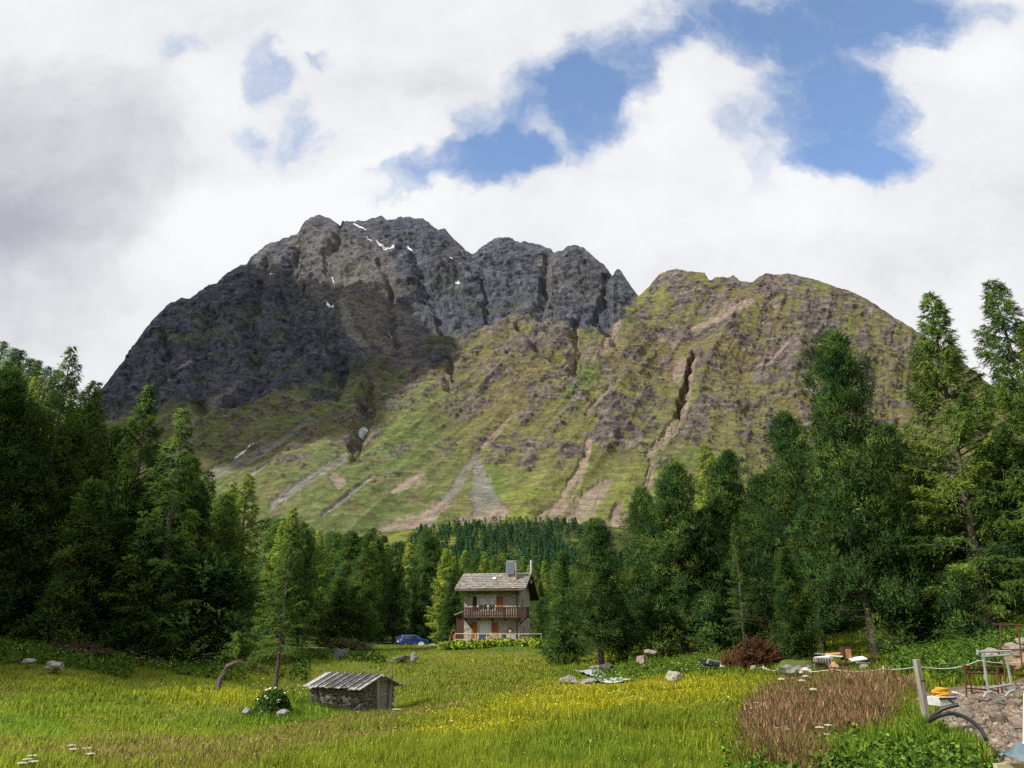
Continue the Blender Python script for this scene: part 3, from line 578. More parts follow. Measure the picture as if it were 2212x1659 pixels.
YOU = [make_tree('pine', 5, 1.5, 70, 31, 1.7, 1.1, .05, .09), make_tree('larch', 5, 1.3, 60, 32, 1.2, .9, .22, .08, dead=.6)]
LOW = [make_tree('larch', 14, 2.6, 75, 41, 1.2, 2.0, .06), make_tree('pine', 13, 2.4, 70, 42, .8, 2.5, .05), make_tree('larch', 13, 2.3, 55, 43, .8, 2.6, .06, cols=[(0.147, 0.196, 0.036), (0.182, 0.224, 0.042), (0.119, 0.175, 0.035)]), make_tree('pine', 12, 2.0, 60, 44, .8, 2.5, .04)]
BRT = make_tree('larch', 14, 2.8, 105, 51, 1.5, 1.1, .08, cols=[(0.147, 0.203, 0.036), (0.182, 0.231, 0.042), (0.119, 0.175, 0.035)])
SOLO = make_tree('larch', 9.6, 2.2, 84, 61, 1.05, .8, .24, .13, dead=.5, sparse_low=.2, cols=[(.055, .095, .024), (.07, .115, .026), (.045, .08, .022)])
def tree(proto, name, base, top_z, label, group=None, wide=1.0, rz=None, cat='tree', lean=0.0, sink=.15):
    s = (top_z - base[2]) / proto['h']; o = empty(name, base, rz if rz is not None else random.random() * 6.28, (s * wide, s * wide, s))
    if lean: o.rotation_euler = (0, lean, o.rotation_euler.z)
    tag(o, label, cat, group)
    link('trunk', proto['trunk'], o); link('crown', proto['crown'], o)
    if proto['dead']: link('dead_branches', proto['dead'], o)
    return o
random.seed(5)
GR_L = 'larches and pines of the dark left wood'; GR_R = 'conifers of the wood on the right'
def put(proto, name, px, top, D, label, wide=1.0, group=None, lean=0.0, rz=None):
    p = at(px, top, D); b = Vector((p.x, D, gz(p.x, D) - .1)); return tree(proto, name, b, p.z, label, group, wide, rz, 'tree', lean)
T_NAMED = [
 (LAR[1],'larch_tree',158,748,50,'tallest dark larch on the left with an airy crown against the clouds',.85,GR_L),
 (PIN[1],'stone_pine_tree',17,816,46,'dark conifer cut by the left edge of the photo',1.2,GR_L),
 (LAR[2],'larch_tree',212,826,57,'dark larch leaning its shoulder on the tallest left larch, just right of it',.95,GR_L),
 (LAR[0],'larch_tree',322,834,52,'dark larch with a ragged round top in front of the grey mountain foot',.9,GR_L),
 (LAR[3],'larch_tree',398,884,48,'slender drooping larch at the right end of the dark left row',1.15,GR_L),
 (SPR[0],'spruce_tree',95,1000,47,'dark conifer standing low between the left edge and the tallest larch',1.0,GR_L),
 (SPR[1],'spruce_tree',205,1045,45,'young dark spruce in front of the left larches, below the tallest one',1.1,GR_L),
 (PIN[2],'stone_pine_tree',275,1030,50,'dark stone pine between the tallest larch and the ragged round topped larch',1.0,GR_L),
 (SPR[0],'spruce_tree',40,1010,54,'shadowed spruce behind the gap at the left edge',.9,GR_L),
 (PIN[2],'stone_pine_tree',355,1050,52,'dark stone pine filling the gap under the slender drooping larch',1.0,GR_L),
 (SPR[1],'spruce_tree',150,930,60,'shadowed spruce half hidden behind the trunk of the tallest larch',1.3,GR_L),
 (PIN[0],'stone_pine_tree',65,900,62,'dark stone pine at far left in front of the wooded hillside',1.0,GR_L),
 (SPR[0],'spruce_tree',262,930,64,'shadowed spruce top showing between two left larches',1.0,GR_L),
 (PIN[1],'stone_pine_tree',430,1050,56,'dark stone pine right of the slender drooping larch',1.0,GR_L),
 (LAR[3],'larch_tree',452,1016,72,'half lit green larch peeping out behind the dark left row',1.0,None),
 (PIN[1],'stone_pine_tree',487,1075,60,'very dark stone pine beside the bright larches left of the valley',.9,None),
 (BRT,'larch_tree',540,1024,78,'tall bright green larch catching the sun behind the dark left wood',1.1,None),
 (BRT,'larch_tree',505,1042,84,'bright larch top just left of the tallest sunlit one',.9,None),
 (BRT,'larch_tree',634,1098,82,'sunlit larch rising directly behind the lone meadow larch',1.1,None),
 (PIN[1],'stone_pine_tree',662,1150,78,'dark stone pine squeezed behind the lone meadow larch',.8,None),
 (YOU[0],'stone_pine_tree',460,1212,50,'low broad stone pine with pale green clumps at the left wood edge',1.55,None),
 (YOU[0],'stone_pine_tree',505,1236,53,'rounded young stone pine right of the pale clumped one',1.5,None),
 (YOU[1],'larch_tree',167,1261,47,'small thin tree with a bare dark stem at the left wood edge',1.0,None),
 (SPR[1],'spruce_tree',318,1150,47,'short dark spruce under the ragged round topped larch',1.4,GR_L),
 (SPR[0],'spruce_tree',385,1170,47,'short dark spruce under the slender drooping larch',1.1,GR_L),
 (PIN[2],'stone_pine_tree',110,1120,50,'short dark stone pine near the dead snag on the left',1.1,GR_L),
 (PIN[2],'stone_pine_tree',784,1202,84,'dark round stone pine in front of the bright larches, left of the house',1.05,None),
 (PIN[1],'stone_pine_tree',857,1208,113,'dark stone pine behind the blue car',1.0,None),
 (SPR[0],'spruce_tree',915,1242,114,'dark conifer between the blue car and the house',.9,None),
 (SPR[1],'spruce_tree',975,1246,102,'slim dark conifer touching the left eave of the house',1.1,None),
 (SPR[1],'spruce_tree',735,1250,82,'small conifer left of the dark round stone pine',1.4,None),
 (SPR[0],'spruce_tree',1165,1258,104,'dark conifer just right of the house roof',.85,None),
 (SPR[1],'spruce_tree',1192,1290,80,'short conifer between the house and the creek pines',1.1,None),
 (SPR[1],'spruce_tree',1216,1196,61,'narrow young conifer left of the thick creek side trunk',1.0,None),
 (PIN[0],'stone_pine_tree',1288,1128,56,'stone pine with a thick bare lower trunk above the creek',1.3,None),
 (PIN[1],'stone_pine_tree',1385,1063,63,'lighter green stone pine on the left flank of the rounded big pine',1.0,None),
 (PIN[0],'stone_pine_tree',1455,1008,60,'rounded big stone pine standing alone against the green slope',1.15,None),
 (BRT,'larch_tree',1525,960,78,'pale green larch rising behind the rounded big pine',1.0,None),
 (PIN[2],'stone_pine_tree',1572,988,66,'dark stone pine right of the pale green larch',.95,None),
 (PIN[1],'stone_pine_tree',1640,1035,57,'broad stone pine below the dark pointed one in the right wood',1.15,None),
 (PIN[1],'stone_pine_tree',1694,904,54,'dark pointed stone pine left of the tallest dense pine',.95,None),
 (PIN[0],'stone_pine_tree',1800,733,42,'tallest dense stone pine with a heavy crown over the debris pile',.9,None),
 (LAR[0],'larch_tree',2010,634,40,'tall airy larch left of the highest one at the right',1.0,None),
 (LAR[2],'larch_tree',2137,604,37,'highest larch at the right with its top against the clouds',.95,None),
 (LAR[1],'larch_tree',2212,700,35,'larch cut by the right edge of the photo',1.0,None),
 (PIN[1],'stone_pine_tree',1915,930,48,'dark stone pine filling the gap right of the tallest dense pine',1.1,GR_R),
 (SPR[0],'spruce_tree',1990,1010,45,'dark spruce under the two tall right larches',1.1,GR_R),
 (PIN[2],'stone_pine_tree',2075,1050,42,'dark stone pine under the highest right larch',1.1,GR_R),
 (PIN[1],'stone_pine_tree',2190,1000,38,'dark stone pine low at the right edge',1.1,GR_R),
 (YOU[0],'stone_pine_tree',2062,1250,37,'small dark pine at the top of the herb slope',1.0,None),
 (BRT,'larch_tree',1985,1190,50,'bright yellow green larch sapling glowing under the dark right wood',1.3,None),
 (LAR[1],'larch_tree',1585,1130,52,'sparse larch with grey dead lower twigs behind the red branch heap',.85,None),
 (SPR[0],'spruce_tree',1688,1192,43,'cone shaped light green young pine at the left of the debris pile',.95,None),
 (PIN[2],'stone_pine_tree',1745,1100,48,'stone pine tucked behind the cone shaped young pine',1.1,GR_R),
 (PIN[2],'stone_pine_tree',1520,1110,60,'stone pine in the second row right of the rounded big pine',1.0,GR_R),
 (YOU[0],'stone_pine_tree',1420,1300,57,'low stone pine bush at the foot of the rounded big pine',1.3,None),
 (YOU[0],'stone_pine_tree',1535,1290,55,'low stone pine bush left of the sparse grey twigged larch',1.3,None),
 (YOU[0],'stone_pine_tree',1350,1330,57,'low stone pine bush right of the thick creek side trunk',1.1,None),
 (YOU[0],'stone_pine_tree',1930,1265,41,'low stone pine bush right of the tallest dense pine trunk',1.3,None),
 (SOLO,'larch_tree',612,1150,37,'lone larch with a bare leaning trunk in the meadow beside the stone hut',1.0,None)]
for pr, nm, px, top, D, lb, wd, gp in T_NAMED:
    if px < 530 and D < 60: D = 54 + (D - 45) * .6
    if pr is SOLO:
        p = at(px, top, D); q = onground(592, D); s = (p.z - q.z) / pr['h']; o = tree(pr, nm, q - Vector((0, 0, .1)), p.z, lb, gp, 1.0, 1.0); o.rotation_euler = (0, R(1.5), 1.0); continue
    put(pr, nm, px, top, D, lb, wd * (.95 if pr is not YOU[0] else 1), gp)
# second rows and the valley floor band
def scatter(n, pxr, Dr, tops, protos, names, label, group, wide=(.85, 1.15), seed=1, hr=(11, 16), avoid=None):
    rs = random.Random(seed); made = []
    tries = 0
    while len(made) < n and tries < n * 30:
        tries += 1; px = rs.uniform(*pxr); D = math.exp(rs.uniform(math.log(Dr[0]), math.log(Dr[1]))); u = float(uv(px, 1330)[0]); x = u * D
        if any((x - a) ** 2 + (D - b) ** 2 < (2.6 if D < 200 else 4.) ** 2 for a, b in made): continue
        z = gz(x, D); h = rs.uniform(*hr)
        lim = tops(px, D) if callable(tops) else tops
        zt = at(px, lim, D).z; h = min(h, zt - z)
        if h < 6.0: continue
        if avoid and avoid(x, D): continue
        made.append((x, D)); i = rs.randrange(len(protos))
        lb_ = label(px, names[i]) if callable(label) else label
        tree(protos[i], names[i], Vector((x, D, z - .2)), z + h, lb_, group, rs.uniform(*wide), rs.random() * 6.28)
    return made
KN = {'larch_tree': 'pale green larch', 'stone_pine_tree': 'dark stone pine', 'spruce_tree': 'pointed dark conifer'}
def zone(px, cuts):
    for c, t in cuts:
        if px < c: return t
    return cuts[-1][1]
def ZL(adj): return lambda px, nm: f'{adj} ' + KN[nm] + ' in the valley wood ' + zone(px, [(600, 'above the bent larch'), (690, 'behind the lone meadow larch'), (800, 'above the grey tree stump'), (900, 'above the blue car'), (1000, 'just left of the house'), (1060, 'above the roof left half'), (1145, 'above the roof chimney side'), (1215, 'just right of the house'), (1300, 'behind the creek side pine'), (9999, 'behind the rounded big pine')])
ZLL = lambda px, nm: 'shaded ' + KN[nm].replace('pale green ', '').replace('dark ', '') + ' inside the left wood, ' + zone(px, [(60, 'at the left edge'), (150, 'left of the tallest larch trunk'), (240, 'right of the tallest larch'), (340, 'behind the round topped larch'), (999, 'behind the slender drooping larch')])
ZRR = lambda px, nm: KN[nm] + ' deep inside the right wood, ' + zone(px, [(1420, 'left of the rounded big pine'), (1560, 'behind the rounded big pine'), (1700, 'behind the red branch heap'), (1850, 'behind the debris pile'), (2000, 'right of the tallest dense pine'), (2120, 'behind the two tallest larches'), (9999, 'near the right edge')])
ZHH = lambda px, nm: 'small ' + KN[nm] + ' on the steep left hillside, ' + zone(px, [(40, 'at the left edge'), (140, 'under the skyline pines'), (220, 'low behind the tallest larch'), (999, 'at the right foot of the hill')])
hz = lambda x, y: abs(x - 0) < 9 and 84 < y < 104
lim_mid = lambda px, D: float(np.interp(px, [300, 500, 600, 660, 700, 760, 810, 840, 890, 950, 1000, 1100, 1200, 1300, 1420], [1150, 1110, 1110, 1130, 1135, 1160, 1140, 1160, 1140, 1172, 1184, 1195, 1200, 1210, 1200])) + random.Random(px).uniform(0, 26)
G_M = 'larches and pines of the valley floor band behind the house'
scatter(46, (560, 1330), (108, 150), lim_mid, [BRT, LAR[3], SPR[0], BRT, PIN[2]], ['larch_tree', 'larch_tree', 'spruce_tree', 'larch_tree', 'stone_pine_tree'], ZL('sunlit'), G_M, seed=3, hr=(14, 21), avoid=hz)
scatter(64, (520, 1400), (150, 290), lim_mid, [LOW[0], LOW[2], LOW[1], LOW[2], LOW[3]], ['larch_tree', 'larch_tree', 'stone_pine_tree', 'larch_tree', 'stone_pine_tree'], ZL('small distant'), 'further conifers of the band behind the house', (1.0, 1.35), seed=4, hr=(13, 19))
scatter(16, (-60, 470), (60, 85), lambda px, D: float(np.interp(px, [-60, 60, 200, 300, 380, 470], [900, 960, 960, 960, 1000, 1110])), [SPR[0], PIN[2], LAR[3], PIN[1]], ['spruce_tree', 'stone_pine_tree', 'larch_tree', 'stone_pine_tree'], ZLL, 'inner conifers of the left wood', seed=6)
scatter(18, (1340, 2300), (60, 90), lambda px, D: float(np.interp(px, [1340, 1420, 1560, 1700, 1900, 2000, 2300], [1200, 1110, 1080, 1010, 930, 860, 830])), [PIN[2], SPR[0], PIN[1], LAR[3]], ['stone_pine_tree', 'spruce_tree', 'stone_pine_tree', 'larch_tree'], ZRR, 'inner conifers of the right wood', seed=8)
# hillside at far left
rs = random.Random(12)
for i, (px, top) in enumerate([(-20, 742), (8, 738), (30, 752), (48, 757), (68, 775), (84, 779), (104, 792), (125, 800), (150, 815), (-60, 730), (178, 845), (198, 880), (225, 920)]):
    D = 232 + rs.uniform(-4, 6); p = at(px, top + 3, D); x = p.x; z = gz(x, D); hh = max(7.0, min(13, p.z - z)); zb = p.z - hh if p.z - z < 7 or p.z - z > 13 else z
    tree(LOW[1], 'stone_pine_tree', Vector((x, D, min(zb, z) - .2)), p.z, 'rounded stone pine on the left hill skyline, ' + zone(px, [(-5, 'first at the very edge'), (20, 'at the left edge'), (60, 'left of the dip'), (90, 'over the dark left trees'), (130, 'just left of the tallest larch top'), (185, 'just right of the tallest larch top'), (999, 'lowest at the right end')]), 'stone pines along the left hill skyline', 1.5, rs.random() * 6)
scatter(46, (-120, 300), (150, 232), lambda px, D: 700, [LOW[1], LOW[1], LOW[2], LOW[0]], ['stone_pine_tree', 'stone_pine_tree', 'larch_tree', 'larch_tree'], ZHH, 'conifers on the left hillside', (1.0, 1.4), seed=14, hr=(8, 12))
# far wood below the scree: one mass of far trees
def far_wood():
    rng = np.random.default_rng(77); VS, CS, NS = [], [], []; tot = 0
    P = []
    for px, D in zip(rng.uniform(860, 1262, 900), rng.uniform(620, 965, 900)): P.append((px, D))
    for px, D in zip(rng.uniform(300, 1500, 500), rng.uniform(420, 640, 500)): P.append((px, D))
    for px, D in P:
        u = float(uv(px, 1200)[0]); x = u * D; lim = float(np.interp(px, [860, 905, 1000, 1060, 1235, 1262], [700, 940, 950, 970, 970, 880])) if D > 640 else 1e9
        if D > lim or (fbm(np.array([x / 30]), np.array([D / 30]), o=2, s=6)[0] > .66 and D > 640): continue
        z = gz(x, D); h = rng.uniform(8, 15); r = h * rng.uniform(.16, .23); n = 110
        t = rng.random(n) ** .8; a = rng.random(n) * 6.283; rad = r * (1 - t) ** .8 * rng.uniform(.55, 1.1, n) + .1
        B = np.stack([x + np.cos(a) * rad, D + np.sin(a) * rad, z + t * h], 1); dr = unit(np.stack([np.cos(a), np.sin(a), rng.uniform(-.2, .8, n)], 1)); col = np.array([(0.036, 0.084, 0.042), (0.048, 0.104, 0.045), (0.028, 0.070, 0.039)][rng.integers(3)])
        V, c = needles(B, dr, 1.5, .9, np.repeat(col[None], n, 0) * rng.uniform(.8, 1.2, (n, 1)), rng); VS.append(V); CS.append(c); NS.append(np.repeat(unit(dr + np.array([0, 0, .4]) + rng.normal(size=dr.shape) * .3), 3, 0))
    V = np.concatenate(VS); me = bigmesh('far_wood', V, np.arange(len(V)).reshape(-1, 3), M_PINE, np.concatenate(CS), nrm=np.concatenate(NS))
    tag(link('far_wood', me), 'far dark blue green conifer wood below the pink scree slopes', 'wood', kind='stuff')
far_wood()

# ------------------------------------------------------------------ stone house
M_WALL = stonewall('house_stone', (.31, .285, .235), (.40, .375, .32), 2.1)
M_PLASTER = simple('pale_render', (.55, .53, .47), .9, .12, 4)
M_DKWOOD = woodm('dark_brown_boards', (.055, .028, .018), 'Z'); M_ORWOOD = woodm('orange_shutter_wood', (.28, .105, .032), 'Z', .6); M_BRWOOD = woodm('brown_wood', (.16, .07, .035), 'Z')
M_OLDW = woodm('weathered_grey_wood', (.27, .245, .215), 'Z'); M_OLDX = woodm('weathered_grey_boards', (.36, .34, .31), 'X'); M_PALEW = woodm('pale_rail_wood', (.46, .40, .30), 'X')
M_WHITE = simple('white_paint', (.75, .75, .73), .5, .06); M_METAL = simple('galvanised_metal', (.5, .51, .52), .35, .15, 12, .8); M_BLACK = simple('black_rubber', (.02, .02, .022), .45, .3)
M_GLASS = mat('window_glass', lambda n: bsdf(n, (.03, .035, .045), .06, None, spec=.8))
M_CURT = simple('white_curtain', (.62, .62, .62), .9, .1, 20)
def slates(n):
    o = n.add('ShaderNodeTexCoord').outputs['Object']
    mp = n.add('ShaderNodeMapping', ins={'Vector': n.vm('ADD', o, n.add('ShaderNodeVectorMath', operation='SCALE', ins={0: n.noise(o, 2.2, 3, .5, 0, True), 3: .25}).outputs[0]), 'Scale': (2.0, 3.2, 3.2)}).outputs[0]
    v = n.add('ShaderNodeTexVoronoi', ins={'Vector': mp, 'Scale': 1.0}); s = n.add('ShaderNodeSeparateColor', ins={0: v.outputs['Color']}).outputs[1]
    c = n.ramp(s, [(0, (.20, .19, .17)), (.4, (.27, .255, .225)), (.75, (.33, .31, .27)), (1, (.40, .385, .35))])
    c = n.mix(n.rng(n.noise(o, 1.6, 5), .5, .7, 0, .5), c, (.24, .19, .12)); d = n.add('ShaderNodeTexVoronoi', feature='DISTANCE_TO_EDGE', ins={'Vector': mp, 'Scale': 1.0}).outputs['Distance']
    e = n.rng(d, .0, .07); bsdf(n, n.mix(e, (.08, .075, .07), c), .85, n.math('ADD', e, s), .8, .04, .2)
M_SLATE = mat('stone_slab_roof', slates)
HP = onground(1001.5, 90.0); HP.z = .45
house = empty('stone_house', HP, R(-10.5)); tag(house, 'two storey grey stone house with slab roof and dark wooden balcony at the wood edge', 'house')
W, DP, EV = 6.3, 7.1, 6.25
sl = .47
def rz_(y): return 8.02 - sl * abs(y - 3.25) if y <= 3.25 else 8.02 - sl * (y - 3.25)
def wall_holes(mb, w, h, holes, O, ux, th=.45):
    """wall in the plane O + ux*s + z, with rectangular openings and their reveals; outward side faces away from inn"""
    xs = sorted({0, w, *[a for q in holes for a in (q[0], q[1])]}); zs = sorted({0, h, *[a for q in holes for a in (q[2], q[3])]})
    O = Vector(O); ux = Vector(ux); inn = Vector((-ux.y, ux.x, 0)) * th
    P = lambda s, z, k=0: tuple(O + ux * s + Vector((0, 0, z)) + inn * k)
    for i in range(len(xs) - 1):
        for j in range(len(zs) - 1):
            cx, cz = (xs[i] + xs[i + 1]) / 2, (zs[j] + zs[j + 1]) / 2
            if any(a < cx < b and c < cz < d for a, b, c, d in holes): continue
            mb.quad(P(xs[i], zs[j]), P(xs[i + 1], zs[j]), P(xs[i + 1], zs[j + 1]), P(xs[i], zs[j + 1]))
    for a, b, c, d in holes:
        mb.quad(P(a, c), P(a, c, 1), P(a, d, 1), P(a, d)); mb.quad(P(b, c), P(b, d), P(b, d, 1), P(b, c, 1)); mb.quad(P(a, c), P(b, c), P(b, c, 1), P(a, c, 1)); mb.quad(P(a, d), P(a, d, 1), P(b, d, 1), P(b, d))
fw = MB()
UPW = [(1.62, 2.62, 3.75, 5.22), (2.82, 3.52, 3.75, 5.22)]; LOW_W = [(1.68, 3.0, .15, 2.45)]
wall_holes(fw, W, EV, UPW + LOW_W, (0, 0, -1), (1, 0, 0)) if False else wall_holes(fw, W, EV + 1, [(a, b, c + 1, d + 1) for a, b, c, d in UPW + LOW_W], (0, 0, -1), (1, 0, 0))
wall_holes(fw, DP, EV + 1 - .2, [(1.5, 2.4, 4.75, 6.0), (2.2, 3.2, 1.9, 3.0)], (W, 0, -1), (0, 1, 0))
fw.quad((0, DP, -1), (0, 0, -1), (0, 0, EV), (0, DP, EV)); fw.quad((W, DP, -1), (0, DP, -1), (0, DP, EV - .2), (W, DP, EV - .2))
fw.v += [(W, 0, EV - .2), (W, DP, EV - .2), (W, DP, rz_(DP) - .2), (W, 3.25, 7.8), (W, 0, rz_(0) - .2)]; b_ = len(fw.v) - 5; fw.f.append((b_, b_ + 1, b_ + 2, b_ + 3, b_ + 4))
fw.v += [(0, 0, EV - .2), (0, DP, EV - .2), (0, DP, rz_(DP) - .2), (0, 3.25, 7.8), (0, 0, rz_(0) - .2)]; b_ = len(fw.v) - 5; fw.f.append((b_ + 4, b_ + 3, b_ + 2, b_ + 1, b_))
fw.build('wall', M_WALL, house)
MB().span(1.38, 3.66, -.025, .02, 5.225, 5.42).span(2.625, 2.815, -.02, .1, 3.7, 5.22).span(1.46, 1.615, -.025, .02, 3.7, 5.22).span(3.525, 3.66, -.025, .02, 3.7, 5.22).build('window_surround', M_PLASTER, house)
MB().span(1.5, 3.18, -.025, .02, 2.455, 2.62).span(3.005, 3.12, -.02, .02, .1, 2.45).span(1.56, 1.675, -.02, .02, .1, 2.45).build('window_surround', M_PLASTER, house)
def window(x0, x1, z0, z1, yy=.16, nx=2, nz=3, parent=house, curtain=True, side=False, name='window'):
    def T(mb):
        if side: mb.v = [(W - .0 - p[1], p[0], p[2]) for p in mb.v]; mb.f = [tuple(reversed(q)) for q in mb.f]
        return mb
    f = MB(); t = .06
    f.span(x0, x1, yy - .03, yy + .03, z1 - t, z1).span(x0, x1, yy - .03, yy + .03, z0, z0 + t).span(x0, x0 + t, yy - .03, yy + .03, z0 + t, z1 - t).span(x1 - t, x1, yy - .03, yy + .03, z0 + t, z1 - t)
    for i in range(1, nx): c = x0 + (x1 - x0) * i / nx; f.span(c - .025, c + .025, yy - .028, yy + .028, z0 + t, z1 - t)
    for i in range(1, nz): c = z0 + (z1 - z0) * i / nz * .95; f.span(x0 + t, x1 - t, yy - .022, yy + .022, c - .015, c + .015)
    w_ = T(f).build(name, M_WHITE, parent); T(MB().span(x0 + .03, x1 - .03, yy + .035, yy + .045, z0 + .03, z1 - .03)).build('pane', M_GLASS, w_)
    if curtain: T(MB().span(x0 + .08, x1 - .08, yy + .005, yy + .018, z0 + (z1 - z0) * .42, z1 - .1)).build('curtain', M_CURT, w_)
    return w_
for a, b, c, d in UPW: window(a, b, c, d)
window(1.68, 3.0, .15, 2.45, nx=3, nz=3)
window(1.5, 2.4, 3.75, 5.0, side=True, curtain=False); window(2.2, 3.2, .9, 2.0, side=True, curtain=False)
def shutter(x0, x1, z0, z1, y, m, open_=0.0):
    mb = MB(); n = 4
    for i in range(n): a = x0 + (x1 - x0) * i / n; mb.span(a + .004, a + (x1 - x0) / n - .004, y - .05, y - .012, z0, z1)
    for z in (z0 + .22, z1 - .28): mb.span(x0 + .03, x1 - .03, y - .07, y - .052, z, z + .09)
    mb.build('shutter', m, house)
shutter(3.67, 4.42, 3.7, 5.26, 0, M_ORWOOD)
shutter(.98, 1.44, 3.7, 5.22, 0, M_DKWOOD); shutter(3.13, 3.86, .1, 2.46, 0, M_ORWOOD); shutter(.86, 1.54, .1, 2.46, 0, M_ORWOOD)  # left upper shutter gets dark wood in place of its shade
# roof: two slabs
def slab(mb, y0, z0, y1, z1, x0, x1, th):
    mb.v += [(x0, y0, z0), (x1, y0, z0), (x1, y1, z1), (x0, y1, z1), (x0, y0, z0 - th), (x1, y0, z0 - th), (x1, y1, z1 - th), (x0, y1, z1 - th)]; b = len(mb.v) - 8
    for q in ((0, 1, 2, 3), (7, 6, 5, 4), (0, 4, 5, 1), (1, 5, 6, 2), (2, 6, 7, 3), (3, 7, 4, 0)): mb.f.append(tuple(b + i for i in q))
X0, X1, Y0, Y1 = -.9, W + .85, -.95, 9.1
rf = MB(); slab(rf, Y0, rz_(Y0), 3.25, 8.02, X0, X1, .13); slab(rf, 3.25, 8.02, Y1, rz_(Y1), X0, X1, .13)
rs = random.Random(3)
for k in range(9):   # courses of overlapping slabs
    y0 = Y0 - .05 + k * .47
    x = X0 - .05
    while x < X1:
        ww = rs.uniform(.45, .8); x1 = min(x + ww, X1 + .04); h = rs.uniform(.03, .055); d = rs.uniform(0, .05)
        slab(rf, y0 - d, rz_(y0) + h + .03, min(y0 + .5, 3.2), rz_(min(y0 + .5, 3.2)) + .012, x + .005, x1 - .005, .03); x += ww
roof = rf.build('roof', M_SLATE, house)
MB().span(X0 + .25, 3.7, .12, .2, rz_(.16) + .06, rz_(.16) + .2).build('snow_guard', M_OLDX, roof)
vs = MB(); slab(vs, Y0 - .03, rz_(Y0) - .13, Y0 + .1, rz_(Y0 + .1) - .13, X0, X1, .16); vs.build('fascia', woodm('fascia_wood', (.14, .08, .045), 'X'), roof)
sf = MB(); slab(sf, Y0 + .12, rz_(Y0 + .12) - .14, 3.24, 7.87, X0 + .03, X1 - .03, .06); slab(sf, 3.26, 7.87, Y1 - .05, rz_(Y1 - .05) - .14, X0 + .03, X1 - .03, .06)
for i in range(9): x = X0 + .2 + i * (X1 - X0 - .4) / 8; slab(sf, Y0 + .15, rz_(Y0 + .15) - .21, 3.24, 7.8, x - .06, x + .06, .13)
sf.build('rafters', M_DKWOOD, roof)
bd = MB(); slab(bd, Y0, rz_(Y0) - .02, 3.25, 8.0, X1 + .005, X1 + .04, .24); slab(bd, 3.25, 8.0, Y1, rz_(Y1) - .02, X1 + .005, X1 + .04, .24); bd.build('bargeboard', M_DKWOOD, roof)
sk_ = MB(); slab(sk_, 1.2, rz_(1.2) + .10, 1.85, rz_(1.85) + .10, 2.75, 3.4, .1); sk_f = sk_.build('skylight', M_BLACK, roof)
s2 = MB(); slab(s2, 1.27, rz_(1.27) + .125, 1.78, rz_(1.78) + .125, 2.83, 3.32, .02); s2.build('pane', simple('skylight_glass', (.55, .58, .62), .2, .05), sk_f)
# chimney with solar panel
ch = MB().span(4.68, 5.72, 1.1, 1.95, rz_(1.1) - .3, 9.15).build('chimney', stonewall('chimney_stone', (.40, .33, .235), (.46, .42, .34), 3.2), roof)
MB().box((5.2, 1.52, 9.2), (1.2, 1.02, .09)).build('cap_slab', M_OLDX, ch)
pn = MB(); pn.box((5.02, .98, 8.42), (.86, .05, 1.42), Euler((R(-7), 0, 0))); sp_ = pn.build('solar_panel', M_METAL, roof)
cell = MB()
for i in range(6): cell.box((5.02 - .34 + i * .136, .945, 8.42), (.118, .02, 1.34), Euler((R(-7), 0, 0)))
cell.build('cells', mat('solar_cell', lambda n: bsdf(n, (.10, .115, .17), .25, None, spec=.6)), sp_)
fl = MB().tube([(W + .62, 4.4, 6.9), (W + .62, 4.4, 9.6)], .12, 10).build('flue', simple('flue_steel', (.66, .67, .68), .35, .06, 6, .5), house); MB().tube([(W + .62, 4.4, 9.6), (W + .62, 4.4, 9.78)], .15, 10).build('flue_cap', M_BLACK, fl)
MB().tube([(6.0, -.62, 5.95), (6.02, -.1, 5.65), (6.02, -.09, .2)], .055, 7).build('downpipe', M_BLACK, house)
MB().tube([(X0 + .1, Y0 - .1, rz_(Y0) - .22), (X1 - .1, Y0 - .1, rz_(Y0) - .22)], .06, 7).build('gutter', woodm('copper_gutter', (.10, .055, .035), 'X'), roof)
# balcony wrapping the right corner
bal = MB().span(.12, W + .95, -1.1, 0.0, 2.88, 3.02).span(W + .01, W + .95, 0, 1.2, 2.88, 3.02)
for x in (.2, 1.7, 3.2, 4.7, 6.2): bal.span(x - .07, x + .07, -1.05, 0, 2.7, 2.875)
balc = bal.build('balcony', M_DKWOOD, house)
rl = MB().span(.12, W + .95, -1.1, -1.02, 3.95, 4.05).span(.12, W + .95, -1.09, -1.03, 3.1, 3.2).span(W + .87, W + .95, -1.02, 1.2, 3.95, 4.05).span(W + .88, W + .94, -1.02, 1.2, 3.1, 3.2)
for i, x in enumerate(np.arange(.2, W + .9, .262)):
    rl.box((x, -1.065, 3.52), (.185 if rs.random() > .12 else .25, .03, .98))
for x in (.16, 2.5, 4.8, W + .9): rl.box((x, -1.0, 3.5), (.1, .1, 1.05))
for y in np.arange(-.8, 1.2, .25): rl.box((W + .915, y, 3.52), (.03, .215, .98))
rl.build('railing', M_DKWOOD, balc)
br = MB().tube([(.3, -1.0, 2.85), (.95, -.1, 2.1)], .07, 5).tube([(W + .8, -.9, 2.85), (W + .1, -.1, 2.2)], .06, 5); 
MB().tube([(.22, -1.0, 2.85), (1.0, -.08, 1.9)], .07, 5).build('brace', M_DKWOOD, balc); MB().tube([(W + .85, -.95, 2.85), (W + .1, -.1, 2.3)], .07, 5).build('brace', M_DKWOOD, balc)
